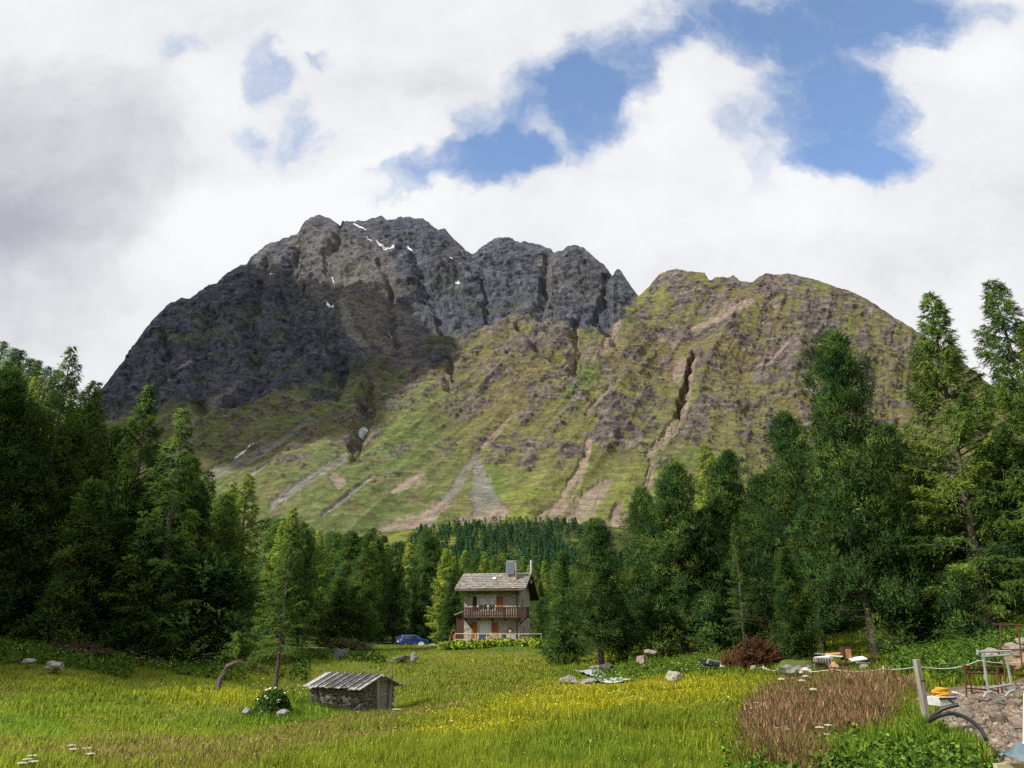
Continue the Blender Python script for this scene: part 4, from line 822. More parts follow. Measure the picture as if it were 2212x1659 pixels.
# lean-to store at the left
lt = MB(); slab(lt, -.1, 3.72, 3.2, 3.85, -1.15, -.02, .08); lt.v = [(x, y, z + (x + .0) * .35) for x, y, z in lt.v]; ln_ = lt.build('lean_to_roof', M_OLDX, house)
MB().span(-.95, -.03, .3, 3.0, -.5, 3.15).build('lean_to_store', woodm('red_brown_store', (.075, .035, .025), 'Z'), house)
# things on the terrace
tr_z = HP.z
def hp(x, y, z=0): return house_M @ Vector((x, y, z))
house_M = Matrix.Translation(HP) @ Matrix.Rotation(R(-10.5), 4, 'Z')
def item(name, x, y, label, cat, rz=0, z=0, group=None):
    p = hp(x, y, z); o = empty(name, p, R(-10.5) + rz); tag(o, label, cat, group); return o
dk = MB().box((3.4, -2.2, -.1), (9.0, 4.2, .55)); t_ = item('terrace', 0, 0, 'low stone terrace in front of the house', 'terrace'); dk.build('platform', M_WALL, t_)
rt = item('terrace_railing', 0, -4.05, 'pale wooden railing along the front of the house terrace', 'railing', z=.18)
for x in (.05, 1.45, 2.3, 4.4, 6.9, 9.3): MB().tube([(x, 0, -.3), (x, 0, 1.1)], .045, 6).build('post', M_PALEW, rt)
MB().tube([(0, 0, 1.08), (4.6, .0, 1.04), (9.35, 0, 1.06)], .05, 6).build('rail', M_PALEW, rt); MB().tube([(0, 0, .5), (9.35, 0, .48)], .042, 6).build('rail', M_PALEW, rt); MB().tube([(9.35, 0, 1.05), (10.2, 1.2, .7)], .045, 6).build('rail', M_PALEW, rt)
tb = item('patio_table', 3.9, -2.7, 'round brown wooden table top tipped on its side on the terrace', 'table', z=.18)
ov = MB(); N = 24
for k in range(N): g = 2 * math.pi * k / N; ov.v += [(.68 * math.cos(g), -.02, .52 + .5 * math.sin(g)), (.68 * math.cos(g), .03, .52 + .5 * math.sin(g))]
for k in range(N): a = 2 * k; b = (2 * k + 2) % (2 * N); ov.f.append((a, b, b + 1, a + 1))
ov.f.append(tuple(range(0, 2 * N, 2))); ov.f.append(tuple(reversed(range(1, 2 * N, 2)))); ov.build('table_top', woodm('light_brown_table', (.36, .24, .13), 'X'), tb)
for x in (-.3, .3): MB().box((x, -.3, .2), (.06, .06, .42)).build('leg', M_WHITE, tb)
MB().box((0, -.3, .42), (.66, .06, .05)).build('stretcher', M_WHITE, tb)
def chair(x, y, rz, label, m):
    c = item('garden_chair', x, y, label, 'chair', rz, .18)
    MB().box((0, 0, .45), (.48, .46, .05)).build('seat', m, c, .01); MB().box((0, .24, .78), (.46, .04, .6), Euler((R(-10), 0, 0))).build('backrest', m, c, .01)
    for a in (-.2, .2):
        for b in (-.2, .2): MB().box((a, b, .22), (.04, .04, .43)).build('leg', M_BLACK, c)
chair(2.75, -2.3, 2.8, 'blue garden chair left of the tipped table on the terrace', simple('blue_cloth', (.035, .06, .14), .8))
chair(5.1, -2.4, .4, 'dark garden chair right beside the tipped table on the terrace', simple('dark_cloth', (.04, .042, .05), .8))
chair(5.9, -2.1, -.5, 'grey garden chair farthest right on the terrace', simple('grey_cloth', (.2, .21, .23), .8))
bn = item('bench', .9, -2.0, 'small pale wooden bench at the left end of the terrace', 'bench', 0, .18)
MB().box((0, 0, .45), (1.1, .35, .06)).build('seat', M_PALEW, bn)
for a in (-.45, .45): MB().box((a, 0, .22), (.07, .3, .4)).build('leg', M_PALEW, bn)
pt = item('flower_pot', 5.35, -.35, 'flower pot with dark red flowers hanging on the house wall', 'flower pot', 0, 1.55)
MB().tube([(0, 0, -.15), (0, 0, .1)], [.1, .15], 10).build('pot', M_WHITE, pt)
fl2 = MB(); rs = random.Random(8)
for i in range(60): p = Vector((rs.gauss(0, .16), rs.gauss(0, .1), .18 + rs.gauss(0, .09))); fl2.tube([p, p + Vector((rs.gauss(0, .06), rs.gauss(0, .06), .06))], [.035, .01], 3)
fl2.build('flowers', simple('dark_red_flower', (.16, .03, .03), .8), pt)
lg = item('wooden_sculpture', -1.0, -.9, 'curved reddish log figure leaning at the left corner of the house', 'log', 0, .1)
MB().tube([(-.35, 0, 0), (-.3, 0, .8), (-.1, 0, 1.45), (.2, 0, 1.55), (.3, 0, 1.2)], [.11, .11, .12, .12, .08], 8).build('arched_log', M_BRWOOD, lg); MB().tube([(.1, .1, 0), (.05, .1, 1.1)], [.13, .1], 8).build('upright_log', M_ORWOOD, lg)
# ------------------------------------------------------------------ stone hut in the meadow
HQ = onground(846, 40.0); HQ.z = at(846, 1525, 40.0).z
hut = empty('stone_hut', HQ, R(59)); tag(hut, 'low dry stone hut with grey plank roof and crooked board door in the meadow', 'hut')
# local: gable (door) face in plane y=0 looking to -y, length runs to +y
M_HSTONE = stonewall('hut_stone', (.15, .13, .11), (.02, .019, .018), 4.2)
hw, hl, eh, rh = 2.3, 3.1, 1.0, 1.46
hb = MB(); hb.quad((-hw, 0, -.4), (-1.02, 0, -.4), (-1.02, 0, eh + .2), (-hw, 0, eh - .02)); hb.quad((-.32, 0, -.4), (0, 0, -.4), (0, 0, eh), (-.32, 0, eh + .14)); hb.quad((-1.02, 0, 1.2), (-.32, 0, 1.2), (-.32, 0, eh + .14), (-hw / 2, 0, rh - .1))
hb.quad((-hw, hl, -.4), (-hw, 0, -.4), (-hw, 0, eh), (-hw, hl, eh)); hb.quad((0, 0, -.4), (0, hl, -.4), (0, hl, eh), (0, 0, eh)); hb.quad((0, hl, -.4), (-hw, hl, -.4), (-hw, hl, eh), (-hw / 2, hl, rh - .1), (0, hl, eh))
hb.build('wall', M_HSTONE, hut)
rs = random.Random(4); stn = MB(); stn2 = MB()
for i in range(230):   # individual stones standing proud of the two visible walls
    if i % 3: y = rs.uniform(.05, hl); z = rs.uniform(-.3, eh - .08); c = (-hw - .01, y, z); d = (rs.uniform(.05, .12), rs.uniform(.14, .36), rs.uniform(.05, .12))
    else:
        x = rs.choice([rs.uniform(-hw, -1.15), rs.uniform(-.2, .02)]); z = rs.uniform(-.3, eh - .06); c = (x, -.01, z); d = (rs.uniform(.12, .3), rs.uniform(.05, .12), rs.uniform(.05, .11))
    (stn if i % 3 else stn2).box(c, d, Euler((rs.gauss(0, .08), rs.gauss(0, .08), rs.gauss(0, .12))), .85)
stn.build('side_wall_stones', rockm('hut_wall_stones', (.12, .105, .088)), hut); stn2.build('gable_wall_stones', rockm('hut_wall_stones', (.15, .13, .11)), hut)
nb_ = 15; rl1 = MB(); rl2 = MB()
for i in range(nb_):
    y = -.35 + i * (hl + .6) / nb_; wd = (hl + .6) / nb_ - .025; j = rs.uniform(-.1, .1); lift = .03 * (i % 2)
    def pl(mb, s, y=y, wd=wd, j=j, lift=lift):
        e = hw / 2 + .42 + j; zr = rh + .02 + lift; ze = rh - (rh - eh) / (hw / 2) * e + .08 + lift
        xs = (-hw / 2 + s * .0, -hw / 2 + s * e); v = [(xs[0], y, zr), (xs[1], y + rs.uniform(-.02, .02), ze), (xs[1], y + wd, ze), (xs[0], y + wd, zr)]
        mb.v += v + [(a, b, c - .035) for a, b, c in v]; b = len(mb.v) - 8
        for q in ((0, 1, 2, 3), (7, 6, 5, 4), (0, 4, 5, 1), (1, 5, 6, 2), (2, 6, 7, 3), (3, 7, 4, 0)): mb.f.append(tuple(b + k for k in (q if s < 0 else reversed(q))))
    pl(rl1, -1); pl(rl2, 1)
M_HROOF = woodm('silver_roof_planks', (.38, .37, .36), 'X', .6)
rl1.v += rl2.v if False else []
hr_ = rl1.build('roof', M_HROOF, hut); rl2.build('roof', M_HROOF, hut)
for i in range(13):
    y = -.3 + i * (hl + .5) / 12.5
hrl = MB()
for i in range(13): y = -.36 + (i + 1) * (hl + .6) / nb_ ; hrl.tube([(-hw / 2 - .03, y, rh + .065), (-hw / 2 - (hw / 2 + .36), y, rh - (rh - eh) / (hw / 2) * (hw / 2 + .36) + .125)], .028, 5)
hrl.build('roof_battens', woodm('roof_battens', (.20, .19, .18), 'X'), hr_)
MB().tube([(-hw / 2, -.42, rh - .06), (-hw / 2, hl + .3, rh - .06)], .07, 6).build('ridge_beam', M_OLDW, hut); MB().tube([(.1, -.5, eh + .0), (.1, hl, eh)], .06, 6).build('purlin', M_OLDW, hut); MB().tube([(-hw - .05, -.3, eh - .02), (-hw - .05, hl + .2, eh - .02)], .06, 6).build('purlin', M_OLDW, hut)
dr = MB()
for i in range(4): dr.box((-.99 + .19 * i + .09, .06, .42), (.17, .04, 1.5))
dr = dr.build('door', M_OLDW, hut); MB().box((-.68, .02, .95), (.66, .04, .1)).box((-.68, .02, .55), (.66, .04, .08)).build('cross_board', M_OLDW, dr)
MB().box((-1.13, -.06, .5), (.19, .12, 1.85), Euler((0, R(-7), 0))).build('door_post', M_OLDW, hut); MB().box((-.24, -.06, .5), (.16, .12, 1.75), Euler((0, R(3), 0))).build('door_post', M_OLDW, hut); MB().box((-.68, -.07, 1.24), (.95, .1, .11)).build('lintel', M_OLDW, hut)
# ------------------------------------------------------------------ blue car
cpos = onground(891, 105.0); cpos.z = at(891, 1397, 105).z; car = empty('parked_car', cpos, R(28)); tag(car, 'small blue hatchback parked behind the grassy rise left of the house', 'car')
M_CAR = mat('blue_car_paint', lambda n: bsdf(n, (.025, .075, .32), .25, None, spec=.7)); L_, Wc = 3.9, 1.66
def carbody():
    prof = [(-1.95, .35), (-1.95, .78), (-1.88, .95), (-1.62, 1.40), (-1.35, 1.47), (.1, 1.47), (.45, 1.36), (1.0, .98), (1.75, .84), (1.93, .66), (1.95, .35)]
    bm = bmesh.new(); secs = []
    for y, ins in ((-Wc / 2, 1), (-Wc / 2 + .06, .35), (0, 0), (Wc / 2 - .06, .35), (Wc / 2, 1)):
        row = []
        for x, z in prof:
            k = max(0, (z - .85)) * .26 * (1 if abs(y) > .5 else 0); yy2 = y - math.copysign(k, y) if y else 0; row.append(bm.verts.new((x * (1 - .012 * ins), yy2, z - .04 * ins * (z > 1.3))))
        secs.append(row)
    for a, b in zip(secs[:-1], secs[1:]):
        for i in range(len(prof) - 1): bm.faces.new((a[i], a[i + 1], b[i + 1], b[i]))
    bm.faces.new(secs[0]); bm.faces.new(list(reversed(secs[-1]))); bmesh.ops.recalc_face_normals(bm, faces=bm.faces)
    me = bpy.data.meshes.new('body'); bm.to_mesh(me); bm.free(); me.materials.append(M_CAR); o = link('body', me, car); m = o.modifiers.new('b', 'BEVEL'); m.width = .05; m.segments = 2; m.limit_method = 'ANGLE'; return o
cb = carbody()
for s in (-1, 1):
    y = s * (Wc / 2 - .035)
    f = lambda x0, x1: [(x0, y, .93), (x1, y, .93), (x1 - .12, y - s * .115, 1.34), (x0 + (.16 if x0 < -1 else .03), y - s * .115, 1.34)]
    for x0, x1 in ((-1.6, -.7), (-.64, .3)):
        q = [(a, b + s * .03, c) for a, b, c in f(x0, x1)]; wn = MB().quad(*(q if s < 0 else q[::-1])); wn.build('side_window', M_GLASS, car)
    for x in (-1.25, 1.25):
        wh = MB().tube([(x, s * (Wc / 2 - .17), .31), (x, s * (Wc / 2 + .02), .31)], .31, 18).build('wheel', M_BLACK, car); MB().tube([(x, s * (Wc / 2 + .021), .31), (x, s * (Wc / 2 + .03), .31)], .19, 14).build('rim', M_METAL, wh)
    MB().box((-1.93, s * .66, .86), (.08, .22, .2)).build('tail_light', simple('red_lamp', (.45, .02, .02), .3, .1), car)
    MB().box((1.86, s * .6, .68), (.12, .26, .14)).build('headlight', M_WHITE, car)
MB().quad((-1.9, -.6, .98), (-1.68, -.55, 1.36), (-1.68, .55, 1.36), (-1.9, .6, .98)).build('rear_window', M_GLASS, car); bpy.data.objects['rear_window'].location = (-.04, 0, .01)
MB().box((-1.96, 0, .45), (.08, 1.5, .18)).build('bumper', M_BLACK, car, .02); MB().box((-1.985, 0, .66), (.02, .5, .12)).build('number_plate', M_WHITE, car)

# ------------------------------------------------------------------ boulders, stream, junk
def rock(name, px, py, D, wpx, hpx, label, m=None, seed=0, cat='boulder', group=None, flat=1.0, smooth=False, rough=.7):
    rs = np.random.default_rng(seed + 100); w_ = wpx / F * D; h_ = hpx / F * D
    bm = bmesh.new(); bmesh.ops.create_icosphere(bm, subdivisions=3, radius=1.0); P = np.array([v.co[:] for v in bm.verts])
    for _ in range(9):   # shear off facets
        n = unit(rs.normal(size=3)); d = rs.uniform(.55, .9); k = P @ n; P = P - np.maximum(k - d, 0)[:, None] * n
    P = P * (1 + rough * (fbm(P[:, 0] * 2 + seed, P[:, 1] * 2, P[:, 2] * 2, 3, seed) - .5))[:, None] * np.array((w_ / 2 * 1.12, w_ / 2 * .85 * flat, h_ * .78)); P[:, 2] += h_ * .22
    for v, p in zip(bm.verts, P): v.co = p
    me = bpy.data.meshes.new(name); bm.to_mesh(me); bm.free(); me.materials.append(m or M_ROCK)
    p = at(px, py, D); z = gz(p.x, D); z = p.z if abs(p.z - z) < .6 + D * .01 else z
    o = link(name, me, None, (p.x, D, z - .04)); tag(o, label, cat, group); return o
BL = [(118,1438,41,40,13,'low grey boulder in the grass at far left below the white flowers',M_ROCK),(62,1428,42,26,8,'small flat stone left of the low grey boulder at far left',M_ROCK),(455,1378,58,44,15,'rounded grey boulder in the shade under the low broad pine',M_ROCK),
 (569,1538,33,28,14,'pale boulder under the left side of the white flowering bush',M_ROCK),(613,1541,32.5,26,13,'tilted grey stone right of the white flowering bush',M_ROCK),(533,1537,33,20,10,'small stone left of the white flowering bush',M_ROCK),
 (1232,1474,47,38,15,'left one of two rounded boulders beside the creek cascade',M_ROCK),(1274,1478,46,42,14,'right one of two rounded boulders beside the creek cascade',M_ROCK),(1312,1446,51,34,16,'dark boulder under the creek bank behind the cascade',rockm('wet_boulder',(.07,.06,.055))),(1288,1442,55,26,7,'sunlit pale stone above the cascade at the foot of the thick trunk',M_ROCKP),
 (1457,1464,38,32,16,'pale pointed boulder in the meadow right of the creek',rockm('pale_boulder',(.34,.32,.27))),(1386,1428,50,22,13,'round reddish boulder on the bank right of the creek',rockm('reddish_boulder',(.27,.20,.155))),(1405,1410,54,24,8,'flat pale stone near the trees right of the creek',M_ROCKP),
 (1716,1445,37,58,26,'large mossy boulder left of the debris pile',M_ROCKM),(1738,1450,35,28,10,'white stones in front of the mossy boulder',rockm('white_stone',(.45,.42,.38))),(893,1422,66,14,12,'small grey boulder in the meadow below the blue car',M_ROCK),(868,1421,67,34,9,'mossy hump of stone left of the small boulder below the blue car',M_ROCKM),(911,1397,100,16,10,'rounded stone hiding the front of the blue car',rockm('pale_boulder2',(.30,.28,.25))),(935,1398,92,20,8,'flat stone just right of the blue car',M_ROCK),
 (790,1398,88,30,12,'yellowish mossy stone near the brush pile',M_ROCKM),(1960,1443,33,22,9,'pale stone in the grass left of the grey fence post',M_ROCKP),(1628,1443,41,16,9,'white stone under the electric fence tape',M_ROCKP),(2095,1487,20.5,18,9,'pale stone behind the brown trestle legs',M_ROCKP)]
for i, (px, py, D, a, b, lb, m) in enumerate(BL): rock('boulder', px, py, D, a, b, lb, m, i)
# rocks stacked at the right edge
for i, (px, py, a, b, lb) in enumerate([(2196,1436,46,26,'square brown block at the bottom of the rock stack by the right edge'),(2190,1412,52,20,'long pinkish slab in the middle of the rock stack by the right edge'),(2209,1394,26,18,'rough stone on top of the rock stack by the right edge'),(2136,1413,40,11,'flat pale rock left of the rock stack behind the grey trestle')]):
    r_ = rock('boulder', px, py, 23.5 + i * .1, a, b, lb, M_ROCKP if i else rockm('brown_block', (.27, .18, .11)), 50 + i)
    r_.location.z = at(px, py, 23.5).z
# stream
def stream():
    pts = [(1262,1447,55.5),(1280,1450,53),(1290,1456,50.5),(1300,1464,48),(1313,1469,46.5),(1335,1471,45.5),(1350,1474,44.8)]; wd = [.9, .8, .6, .55, .9, 1.0, .5]
    P = [at(a, b, c) for a, b, c in pts]; V, Fs = [], []; n = 40; m = 9
    xs = np.linspace(0, len(P) - 1, n); C3 = np.array([[np.interp(t, range(len(P)), [p[k] for p in P]) for k in range(3)] for t in xs]); wv = np.interp(xs, range(len(P)), wd)
    for i in range(n):
        d = C3[min(i + 1, n - 1)] - C3[max(i - 1, 0)]; s_ = unit(np.array([d[1], -d[0], 0]))
        for j in range(m):
            q = C3[i] + s_ * wv[i] * (j / (m - 1) - .5) * 1.6; g_ = gz(q[0], q[1]); V.append((q[0], q[1], max(g_ + .12, C3[i][2] - .05) + .10 * (vn(np.array([q[0] * 5]), np.array([q[1] * 5]))[0] - .5)))
    for i in range(n - 1):
        for j in range(m - 1): a = i * m + j; Fs.append((a, a + 1, a + m + 1, a + m))
    def fn(n_):
        o = n_.add('ShaderNodeTexCoord').outputs['Object']; f = n_.noise(o, 3.5, 6, .7); bsdf(n_, n_.ramp(f, [(.35, (.10, .12, .14)), (.5, (.55, .6, .66)), (.6, (.85, .87, .9))]), .25, f, .6, .05, .5)
    me = bigmesh('stream', np.array(V), np.array(Fs), mat('white_water', fn), None, True); tag(link('stream', me), kind='structure')
stream()
# stump
st = empty('tree_stump', onground(735, 64)); tag(st, 'weathered grey jagged tree stump standing in the meadow beyond the lone larch', 'stump')
mb = MB(); rs = random.Random(6); n = 18
for k in range(n):
    g = 2 * math.pi * k / n; r = .62 * rs.uniform(.85, 1.12); mb.v += [(r * 1.2 * math.cos(g), r * math.sin(g), -.2), (r * math.cos(g), r * .85 * math.sin(g), .45 + rs.uniform(-.02, .05)), (r * .9 * math.cos(g), r * .75 * math.sin(g), rs.uniform(.55, .95)), (r * .5 * math.cos(g), r * .4 * math.sin(g), .5)]
for k in range(n):
    a = 4 * k; b = 4 * ((k + 1) % n)
    for j in range(3): mb.f.append((a + j, b + j, b + j + 1, a + j + 1))
mb.build('wood', bark('silver_stump', (.17, .165, .155)), st); st.scale = (.85, .85, .85)
# fallen log, brush and branch heaps
def sticks(name, px, D, py, wpx, hpx, n, m, label, cat, seed, up=.6, thick=.02, needle=None):
    rs = random.Random(seed); w_ = wpx / F * D; h_ = hpx / F * D; p = onground(px, D); o = empty(name, p); tag(o, label, cat); mb = MB(); PP, DD_ = [], []
    for i in range(n):
        a = rs.uniform(-1, 1); b = rs.uniform(-1, 1); hh = h_ * (1 - a * a) ** .5 * rs.uniform(0, 1) * (1 - b * b * .6); s = Vector((a * w_ / 2, b * w_ * .3, hh * .8)); d = Vector((rs.gauss(0, 1), rs.gauss(0, .7), rs.gauss(up, .6))).normalized(); l = rs.uniform(.25, .7) * min(1.4, h_ + .3)
        k = rs.uniform(-.2, .2); e = s + d * l + Vector((k, 0, -abs(k) * .5)); e.z = max(e.z, 0); mb.tube([s, s + d * l * .5, e], [thick, thick * .8, thick * .3], 3, False)
        for q in range(3): PP.append(s + (e - s) * rs.random()); DD_.append(d)
    mb.build('branches', m, o)
    if needle is not None:
        rng = np.random.default_rng(seed); P = np.repeat(np.array([p[:] for p in PP]), 16, 0) + rng.normal(size=(len(PP) * 16, 3)) * .06; dr = unit(np.repeat(np.array([d[:] for d in DD_]), 16, 0) + rng.normal(size=P.shape) * .8)
        V, c = needles(P, dr, .13, .04, np.array(needle)[None] * rng.uniform(.6, 1.4, (len(P), 1)), rng); link('twig_foliage', bigmesh('twig_foliage', V, np.arange(len(V)).reshape(-1, 3), M_GRASS, c, nrm=np.repeat(unit(dr + np.array([0, 0, .5])), 3, 0)), o)
    return o
sticks('branch_heap', 1640, 42, 1435, 56, 58, 330, M_BRWOOD, 'tall heap of dried reddish brown branches beside the debris', 'branch heap', 3, .9, .022, (.13, .07, .042))
sticks('branch_heap', 1590, 43.5, 1440, 28, 32, 150, M_BRWOOD, 'smaller heap of dried brown branches left of the tall one', 'branch heap', 4, .8, .02, (.115, .066, .042))
sticks('brush_pile', 735, 78, 1407, 92, 32, 260, M_BARKG, 'mossy pile of felled branches at the wood edge behind the grey stump', 'brush pile', 5, .1, .035, (.06, .075, .02))
sticks('brush_pile', 300, 55, 1410, 150, 26, 240, M_BARKG, 'tangle of grey fallen twigs under the dark left wood', 'brush pile', 7, .1, .025)
sticks('brush_pile', 160, 50, 1390, 120, 22, 160, M_BARKG, 'low tangle of brown twigs near the small dead snag on the left', 'brush pile', 9, .1, .022, (.12, .09, .05))
lgp = onground(662, 72); lg = empty('fallen_log', lgp, .3); tag(lg, 'pale barkless log lying in the grass left of the stump', 'log'); MB().tube([(-1.8, 0, .12), (0, .05, .16), (1.7, -.05, .12)], [.14, .12, .07], 8).build('trunk', M_OLDX, lg)
sn = empty('dead_snag', onground(101, 55.5)); tag(sn, 'small dead snag with broken stubs at the left wood edge', 'snag')
mb = MB().tube([(0, 0, -.2), (.04, 0, 1.0), (0, .02, 2.0), (.06, 0, 2.6)], [.11, .08, .06, .02], 8); 
mb.build('trunk', mat_dead, sn)
for i in range(7): z = .9 + i * .24; a = i * 2.4; MB().tube([(0, 0, z), (math.cos(a) * .4, math.sin(a) * .4, z + .05), (math.cos(a) * .62, math.sin(a) * .6, z - .12)], [.035, .025, .01], 5).build('branch', mat_dead, sn)
# twisted little larch
tw_b = onground(470, 40); tw = empty('twisted_larch', tw_b - Vector((0, 0, .05))); tag(tw, 'small bent larch arching to the right in the meadow left of the lone larch', 'tree'); tw.scale = (1.2, 1.2, 1.2)
k = 40 / F
wd_ = MB().tube([(0, 0, 0), (.06, 0, .45), (.3, 0, .95), (.75, .05, 1.15), (1.1, .1, 1.0), (1.5, .1, .75), (1.9, .05, .78)], [.12, .11, .10, .09, .07, .05, .02], 8)
wd_.build('trunk', bark('bent_larch_bark', (.15, .12, .10)), tw)
tp = MB().tube([(.7, 0, 1.12), (.62, 0, 1.5), (.68, 0, 2.1)], [.05, .03, .01], 6); PP = []
rng = np.random.default_rng(5); PA, DA = [], []
for i in range(46):
    if i < 26: o = np.array([.65, 0, 1.3 + i * .035]); L = .95 * (1 - i / 32.)
    else: t = (i - 26) / 20.; o = np.array([.8 + 1.1 * t, .07, 1.1 - .35 * t]); L = .5
    a = rng.uniform(0, 6.28); d = np.array([math.cos(a), math.sin(a), rng.uniform(-.1, .5)]); e = o + d * L; tp.tube([tuple(o), tuple(o + d * L * .5 + [0, 0, .04]), tuple(e)], [.016, .01, .004], 4, False)
    nn = 70 if i < 26 else 26; g = rng.random(nn); PA.append(o + d * L * g[:, None] + rng.normal(size=(nn, 3)) * .05); DA.append(unit(d + rng.normal(size=(nn, 3)) * .8))
tp.build('limbs', M_BARK, tw); V, c = needles(np.concatenate(PA), np.concatenate(DA), .11, .032, np.array((.085, .135, .026))[None] * rng.uniform(.6, 1.3, (26 * 70 + 20 * 26, 1)), rng); link('crown', bigmesh('crown', V, np.arange(len(V)).reshape(-1, 3), M_LARCH, c, nrm=np.repeat(unit(np.concatenate(DA) * .5 + np.array([0, 0, .7])), 3, 0)), tw)
# flowering bush and broad leaved plants
def leafy(name, c, r, n, col, label, cat, seed, leaf=.09, flowers=0, fcol=(.75, .75, .6), kind=None, up=.3):
    rng = np.random.default_rng(seed); P = unit(rng.normal(size=(n, 3))) * rng.uniform(.55, 1.0, (n, 1)); P[:, 2] = np.abs(P[:, 2]); P = P * np.array(r) * (1 + .25 * (fbm(P[:, 0] * 3, P[:, 1] * 3, P[:, 2] * 3, 2, seed) - .5))[:, None] 
    d = unit(P / np.array(r) + rng.normal(size=P.shape) * .7 + np.array([0, 0, up])); s = unit(np.cross(d, rng.normal(size=P.shape))); l = leaf * rng.uniform(.6, 1.4, (n, 1))
    V = np.stack([P, P + d * l * .5 + s * l * .35, P + d * l, P + d * l * .5 - s * l * .35], 1).reshape(-1, 3); cc = np.repeat(np.array(col)[None] * rng.uniform(.6, 1.35, (n, 1)), 4, 0)
    me = bigmesh('foliage', V, np.arange(4 * n).reshape(-1, 4), M_GRASS, cc, nrm=np.repeat(unit(P / np.array(r) + np.array([0, 0, .4]) + rng.normal(size=P.shape) * .4), 4, 0)); o = empty(name, c); tag(o, label, cat, None, kind); link('foliage', me, o)
    MB().tube([(0, 0, -.1), (.02, 0, r[2] * .7)], [.03, .01], 5).build('stem', M_BARK, o)
    if flowers:
        fp = unit(rng.normal(size=(flowers, 3))); fp[:, 2] = np.abs(fp[:, 2]); fp[:, 1] = -np.abs(fp[:, 1]) * .8; fp = fp * np.array(r) * 1.05; mb = MB()
        for p in fp: MB().box(tuple(p), (.085, .085, .04), Euler((rng.normal() * .4, rng.normal() * .4, rng.random() * 3)), .6).build('flower_head', simple('cream_flowers', fcol, .9, .12), o)
    return o
leafy('flowering_bush', onground(588, 33.2), (.72, .55, .95), 5200, (.04, .08, .018), 'dark green bush with white flower heads growing among stones at the lone larch', 'bush', 3, .085, 15)
# electric fence: tape with white stakes
M_TAPE = simple('white_tape', (.72, .74, .70), .5, .08)
ef = [(1450,1429,50),(1462,1430.5,49),(1516,1435,47),(1593,1441,43),(1649,1441,40.5),(1684.6,1447,38.5),(1800,1446,35),(1908,1444.6,31),(1985,1440,16.4),(2114,1427,19.5),(2240,1421,24)]
fen = empty('electric_fence', at(*ef[3]) ); tag(fen, 'white electric fence tape strung on short white stakes across the meadow', 'fence')
fo = Vector(fen.location)
tp = MB()
tape = [at(*q) - fo for q in ef]; pp = []
for a, b in zip(tape[:-1], tape[1:]):
    for i in range(6): t = i / 6.; pp.append(a.lerp(b, t) - Vector((0, 0, .10 * math.sin(math.pi * t) * (0.4 if (b - a).length > 8 else 1))))
pp.append(tape[-1]); tp.tube(pp, [.004 + .00028 * (p.y + fo.y) for p in pp], 4).build('tape', M_TAPE, fen)
for (px, py, D, dn) in [(1462,1428,49,14),(1516,1432,47,17),(1593,1440,43,27),(1649,1438,40.5,25),(1684.6,1446,38.5,24),(1908,1439,31,20)]:
    p = at(px, py, D) - fo; q = at(px, py + dn, D) - fo; q.z = min(q.z, gz(float(uv(px, 1400)[0]) * D, D) - .1 - fo.z); MB().tube([q, p], .022, 5).build('stake', M_TAPE, fen)
po = onground(2003, 16.2); post = empty('fence_post', po, .35); tag(post, 'square weathered grey wooden fence post at the edge of the rubble', 'post')
hpst = at(1986, 1424, 16.2).z - po.z
MB().box((0, 0, hpst / 2 - .1), (.105, .10, hpst + .2), Euler((0, R(-1.5), 0))).build('timber', M_OLDW, post, .008)
MB().tube([(-.02, -.07, hpst * .68), (-.02, -.13, hpst * .68)], .02, 6).build('insulator', M_BLACK, post); MB().tube([(.02, -.065, hpst * .45), (.02, -.11, hpst * .45)], .012, 6).build('nail', M_BLACK, post)
# metal trestles
M_RUST = simple('rusty_iron', (.12, .055, .03), .8, .5, 14, .3); M_GMET = simple('dull_grey_steel', (.33, .35, .33), .55, .25, 10, .5)
def frame(name, origin, D, bars, m, label, r=.022, dy=.0, cat='trestle'):
    o = at(*origin, D); e = empty(name, o); tag(e, label, cat)
    for nm, a, b, d1, d2 in bars:
        A = at(a[0], a[1], D + d1) - o; B = at(b[0], b[1], D + d2) - o; MB().tube([A, B], r, 6).build(nm, m, e)
    return e
frame('low_trestle', (2120, 1500), 18.5, [('top_bar',(2074,1438),(2165,1441),0,0),('rail',(2086,1446),(2158,1448),.05,.05),('rail',(2086,1453),(2158,1454),.02,.02),('leg',(2084,1440),(2088,1506),0,0),('leg',(2153,1441),(2157,1508),0,0),('leg',(2090,1440),(2100,1496),.8,1.0),('leg',(2157,1441),(2165,1497),.8,1.0),('floor_bar',(2086,1486),(2158,1492),0,0)], M_RUST, 'low brown rusty trestle with three top bars on the rubble edge')
ft = frame('tall_trestle', (2150, 1492), 18.0, [('top_bar',(2111,1408),(2183,1406.5),0,0),('handle',(2112,1403),(2112,1414),0,0),('brace',(2120,1419),(2178,1415),0,0),('leg',(2122,1409),(2136,1499),0,0),('leg',(2172,1408),(2187,1492),0,0),('leg',(2126,1411),(2128,1470),.8,.9),('floor_bar',(2134,1487),(2186,1478),0,0)], M_GMET, 'tall grey steel trestle with a leaning handle standing on the rubble', .028)
o_ = at(2150, 1492, 18.0); MB().tube([at(2124,1506,17.6) - o_, at(2130,1497,17.6) - o_, at(2141,1494,17.6) - o_, at(2152,1499,17.6) - o_, at(2160,1508,17.6) - o_], .03, 6).build('foot_arc', M_GMET, ft); MB().tube([at(2171,1505,17.7) - o_, at(2180,1494,17.7) - o_, at(2192,1491,17.7) - o_], .026, 6).build('foot_arc', M_GMET, ft)
